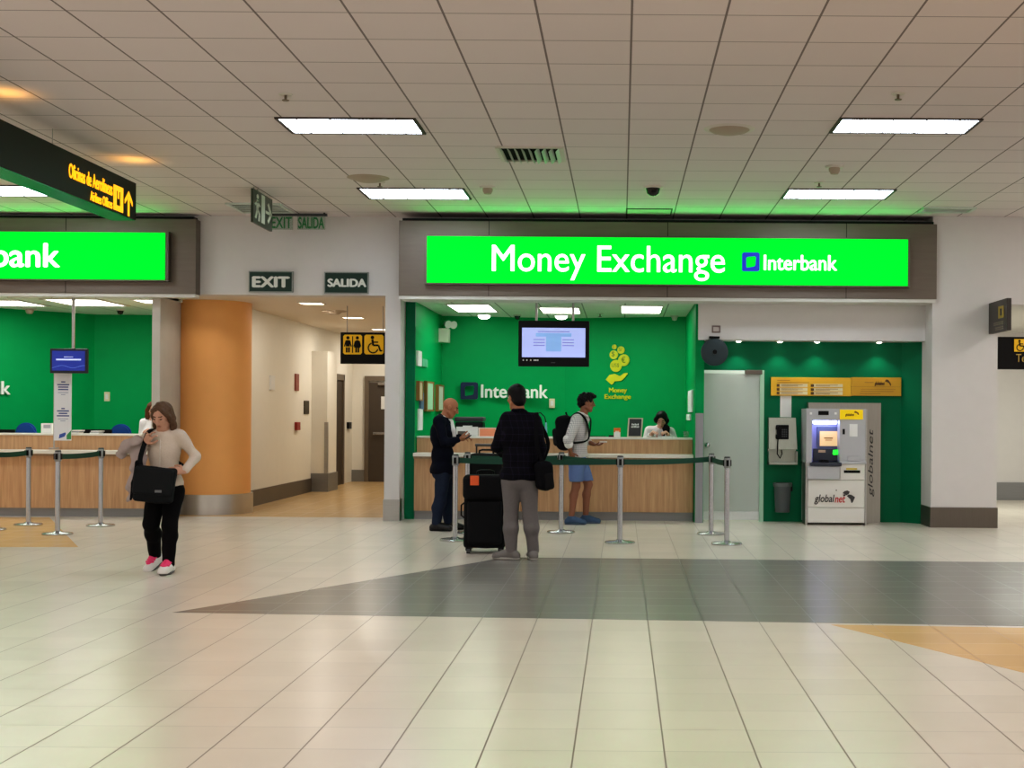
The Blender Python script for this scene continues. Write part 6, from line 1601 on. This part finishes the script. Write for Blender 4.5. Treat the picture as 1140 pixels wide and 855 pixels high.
S.path([P(.03, .03, .09), P(.08, .0, .0), J['shL'] + V(-.07, -.1, .05), J['chest'] + V(.09, -.14, .06), J['chest'] + V(.08, -.15, -.04)], [.03, .036, .045, .046, .03], .03)
S.ell(P(-.004, .115, -.002), (.058, .077, .094), .005, 0, (r_, f_, u_), 'sub')
soft_obj('hair', S, .007, h_black, eo, fold=.005, fscale=60)
wb_ = mat('white_blouse', (226, 222, 222), .8, bump=.1, scale=40)
S = Soft(); torso(S, J, .018, .93, 1.05); [arm(S, J, s, .016, end=.9) for s in 'LR']; S.plane(E.q(735, 523), (0, 0, -1)); S.plane(J['neck'] + V(0, -.02, .0), (0, -.6, 1))
soft_obj('blouse', S, .009, wb_, eo, fold=.007, fseed=61)
S = Soft(); S.path([J['neck'] + V(-.05, -.05, .0), J['chest'] + V(-.05, -.135, .08), J['chest'] + V(-.015, -.15, -.06)], [.006, .007, .007], .01); S.path([J['neck'] + V(.05, -.05, .0), J['chest'] + V(.03, -.135, .08), J['chest'] + V(-.0, -.15, -.06)], [.006, .007, .007], .01)
soft_obj('lanyard', S, .007, mat('lanyard_red', (196, 70, 70), .6), eo)
skirt = mat('navy_skirt', (24, 28, 48), .8)
S = Soft(); S.ell(J['pel'], (.16, .13, .13), .04); [leg(S, J, s, .014, end=.98) for s in 'LR']; soft_obj('trousers', S, .01, skirt, eo)
for s in 'RL': shoe('shoe', J['an' + s], J['toe' + s], shoe_k, black, eo, .17)

# ================================================================== clerk half hidden by the pier
G = Pose(171.5, 590, depth=19.05); go = thing('person', 'clerk in white blouse half hidden behind the pier next to the walking woman', 'person', G.o)
J = G.set(pel=(172, 520, .02), chest=(171.5, 484), neck=(171.5, 466, .0), shR=(160.5, 470.5), shL=(183, 470.5), elR=(158, 489, -.02), wrR=(165, 489, -.24), elL=(186, 489, -.02), wrL=(179, 489, -.24),
          hipR=(166, 523, .02), hipL=(178, 523, .02), knR=(166, 552), knL=(178, 552), anR=(166, 580, .03), anL=(178, 580, .03))
J['anR'].z = J['anL'].z = .08; J['toeR'] = J['toeL'] = V(0, -1, 0); J['wrR'].z = J['wrL'].z = 1.205
hc = G.q(171, 456, -.03); hF = V(.25, -1, -.3)
P = body(J, hc, hF, mats, go, hands={'R': (V(.3, -.9, -.05), V(0, 0, -1), -1, .2), 'L': (V(-.3, -.9, -.05), V(0, 0, -1), 1, .2)}, hs=.95, w=.88, fem=True)
S = Soft(); r_, f_, u_ = axes3(hF)
S.ell(P(0, -.022, .042), (.084, .1, .086), .02, 0, (r_, f_, u_))
for q in (-1, 1): S.path([P(.05 * q, .02, .06), P(.085 * q, -.01, -.02), P(.09 * q, .0, -.11), P(.08 * q, .02, -.19)], [.03, .034, .034, .018], .03)
S.path([P(0, -.09, .02), P(0, -.1, -.08), P(0, -.09, -.16)], [.06, .06, .04], .04); S.ell(P(0, .115, -.002), (.056, .075, .094), .005, 0, (r_, f_, u_), 'sub')
soft_obj('hair', S, .008, h_chest, go, fold=.005, fscale=60)
S = Soft(); torso(S, J, .018, .92, 1.05); [arm(S, J, s, .016, end=.9) for s in 'LR']; S.plane(G.q(172, 518), (0, 0, -1)); S.plane(J['neck'] + V(0, -.02, .0), (0, -.6, 1))
soft_obj('blouse', S, .01, wb_, go, fold=.006, fseed=71)
S = Soft(); S.ell(J['pel'], (.16, .13, .13), .04); [leg(S, J, s, .014, end=.98) for s in 'LR']; soft_obj('trousers', S, .01, skirt, go)
for s in 'RL': shoe('shoe', J['an' + s], J['toe' + s], shoe_k, black, go, .17)

# ------------------------------------------------------------------ suitcases
def suitcase(label, px, py_base, w, d, h, tag_m=None, handle=.0, depth=None, rot=0.0):
    p = fl(px, py_base) if depth is None else Vector((ux(px, depth, 560), depth, 0))
    r = thing('suitcase', label, 'suitcase', p, None, rot)
    sm = mat('suitcase_black', (20, 20, 22), .7, bump=.25, scale=60); z0 = .055
    S = Soft(); S.rbox((0, 0, z0 + h / 2), (w / 2 - .04, d / 2 - .04, h / 2 - .04), .04); soft_obj('case_body', S, .009, sm, r, fold=.004, fseed=81)
    S = Soft(); S.rbox((0, -d / 2 - .008, z0 + h * .36), (w / 2 - .07, .008, h * .26), .03); soft_obj('front_pocket', S, .009, mat('suitcase_pocket', (26, 26, 28), .75, bump=.2, scale=60), r, fold=.004, fseed=82)
    S = Soft(); S.rbox((0, -d / 2 + .03, z0 + h * .84), (w / 2 - .045, .045, h * .1), .055); soft_obj('top_pocket', S, .009, mat('suitcase_pocket', (26, 26, 28)), r)
    for sx_ in (-1, 1):
        b = B(); x = sx_ * (w / 2 - .05); box(b, x - .03, x + .03, -d / 2 + .01, -d / 2 + .08, .03, .075, .006); wh = obj('wheel_housing', b, black, r, local=True)
        b = B(); cone(b, (x - .018, -d / 2 + .03, .03), (x + .018, -d / 2 + .03, .03), .03, .03, 20); obj('wheel', b, dark_grey, r, True, local=True)
        b = B(); cone(b, (x - .018, d / 2 - .05, .03), (x + .018, d / 2 - .05, .03), .03, .03, 20); box(b, x - .03, x + .03, d / 2 - .08, d / 2 - .01, .03, .07); obj('wheel', b, dark_grey, r, local=True)
    b = B(); zt = z0 + h; tube(b, [(-.09, 0, zt - .005), (-.085, 0, zt + .035), (-.05, 0, zt + .045), (.05, 0, zt + .045), (.085, 0, zt + .035), (.09, 0, zt - .005)], .012); obj('carry_handle', b, black, r, True, local=True)
    if handle:
        b = B(); [cone(b, (q * .13, d / 2 - .06, zt - .02), (q * .13, d / 2 - .06, zt + handle), .01) for q in (-1, 1)]; obj('telescopic_tube', b, mat('tube_grey', (60, 60, 62), .35, .6), r, local=True)
        b = B(); box(b, -.15, .15, d / 2 - .085, d / 2 - .035, zt + handle - .015, zt + handle + .02, .012); obj('pull_handle', b, mat('pull_grey', (92, 88, 84), .4, .3), r, local=True)
    if tag_m:
        b = B(); box(b, -.15, -.06, -d / 2 - .079, -d / 2 - .072, zt - .1, zt - .0, .002); obj('luggage_tag', b, tag_m, r, local=True)
    b = B(); tube(b, [(-w / 2 + .005, 0, z0 + h * .62), (-w / 2 - .035, 0, z0 + h * .58), (-w / 2 - .035, 0, z0 + h * .44), (-w / 2 + .005, 0, z0 + h * .4)], .009); obj('side_handle', b, black, r, True, local=True)
    return r
suitcase('big black suitcase with orange tag standing beside the man in grey trousers', 540, 615, .44, .30, .77, mat('tag_orange', (240, 104, 50), .6), rot=.06)
suitcase('black suitcase with raised grey handle standing behind the green belt', 541, 590, .40, .27, .92, None, handle=.10, depth=16.45)
# ------------------------------------------------------------------ light
w = bpy.data.worlds.new('world'); scene.world = w; w.use_nodes = True
bgn = w.node_tree.nodes['Background']; bgn.inputs['Color'].default_value = lin((255, 249, 243)); bgn.inputs['Strength'].default_value = 0.75
# glow of the sign's lamps on the ceiling beside the hanging sign
for y in (11.0, 13.9):
    spot(sx + .03, y, zt_ - .01, 4.5, (1, .5, .1), 160, .01, (math.radians(180), math.radians(-12), 0), 1.0)
# corridor lamps
for y in (20.5, 24.0, 26.8): area(-4.6, y, BC + .03, .3, .5, 26, (1, .93, .82))
spot(-5.1, 21.2, BC, 40, (1, .92, .78), 80, .04, (0, math.radians(-32), 0))
# passage and back room
area(6.2, 20.5, 2.88, 1.2, .6, 60, (.95, 1, .93))
area(2.1, 19.2, 2.72, .8, .4, 34, (.95, 1, .95))
area(-1.0, 19.6, BC - .02, 2.4, .5, 24, (1, 1, .97))
area(-7.6, 19.2, BC - .02, 1.6, .5, 22, (1, 1, .97))
spot(-5.75, 17.95, BC, 8, (1, .93, .82), 100, .05, (math.radians(18), math.radians(10), 0))  # added spot without a fixture, brightens the orange column
# added green strips along the sign boxes' top edges, boosting their ceiling glow
for px, yy, zz, L_, pw in ((743, 17.26, uz(264.5, 17.26, 740), 6.4, 15), (30, 17.54, uz(260, 17.54, 740) - .035, 3.6, 8)):
    area(ux(px, yy), yy - .012, zz + .0, L_, .02, pw, (0.0, 1.0, .12), (math.radians(-118), 0, 0), 'added_sign_glow')
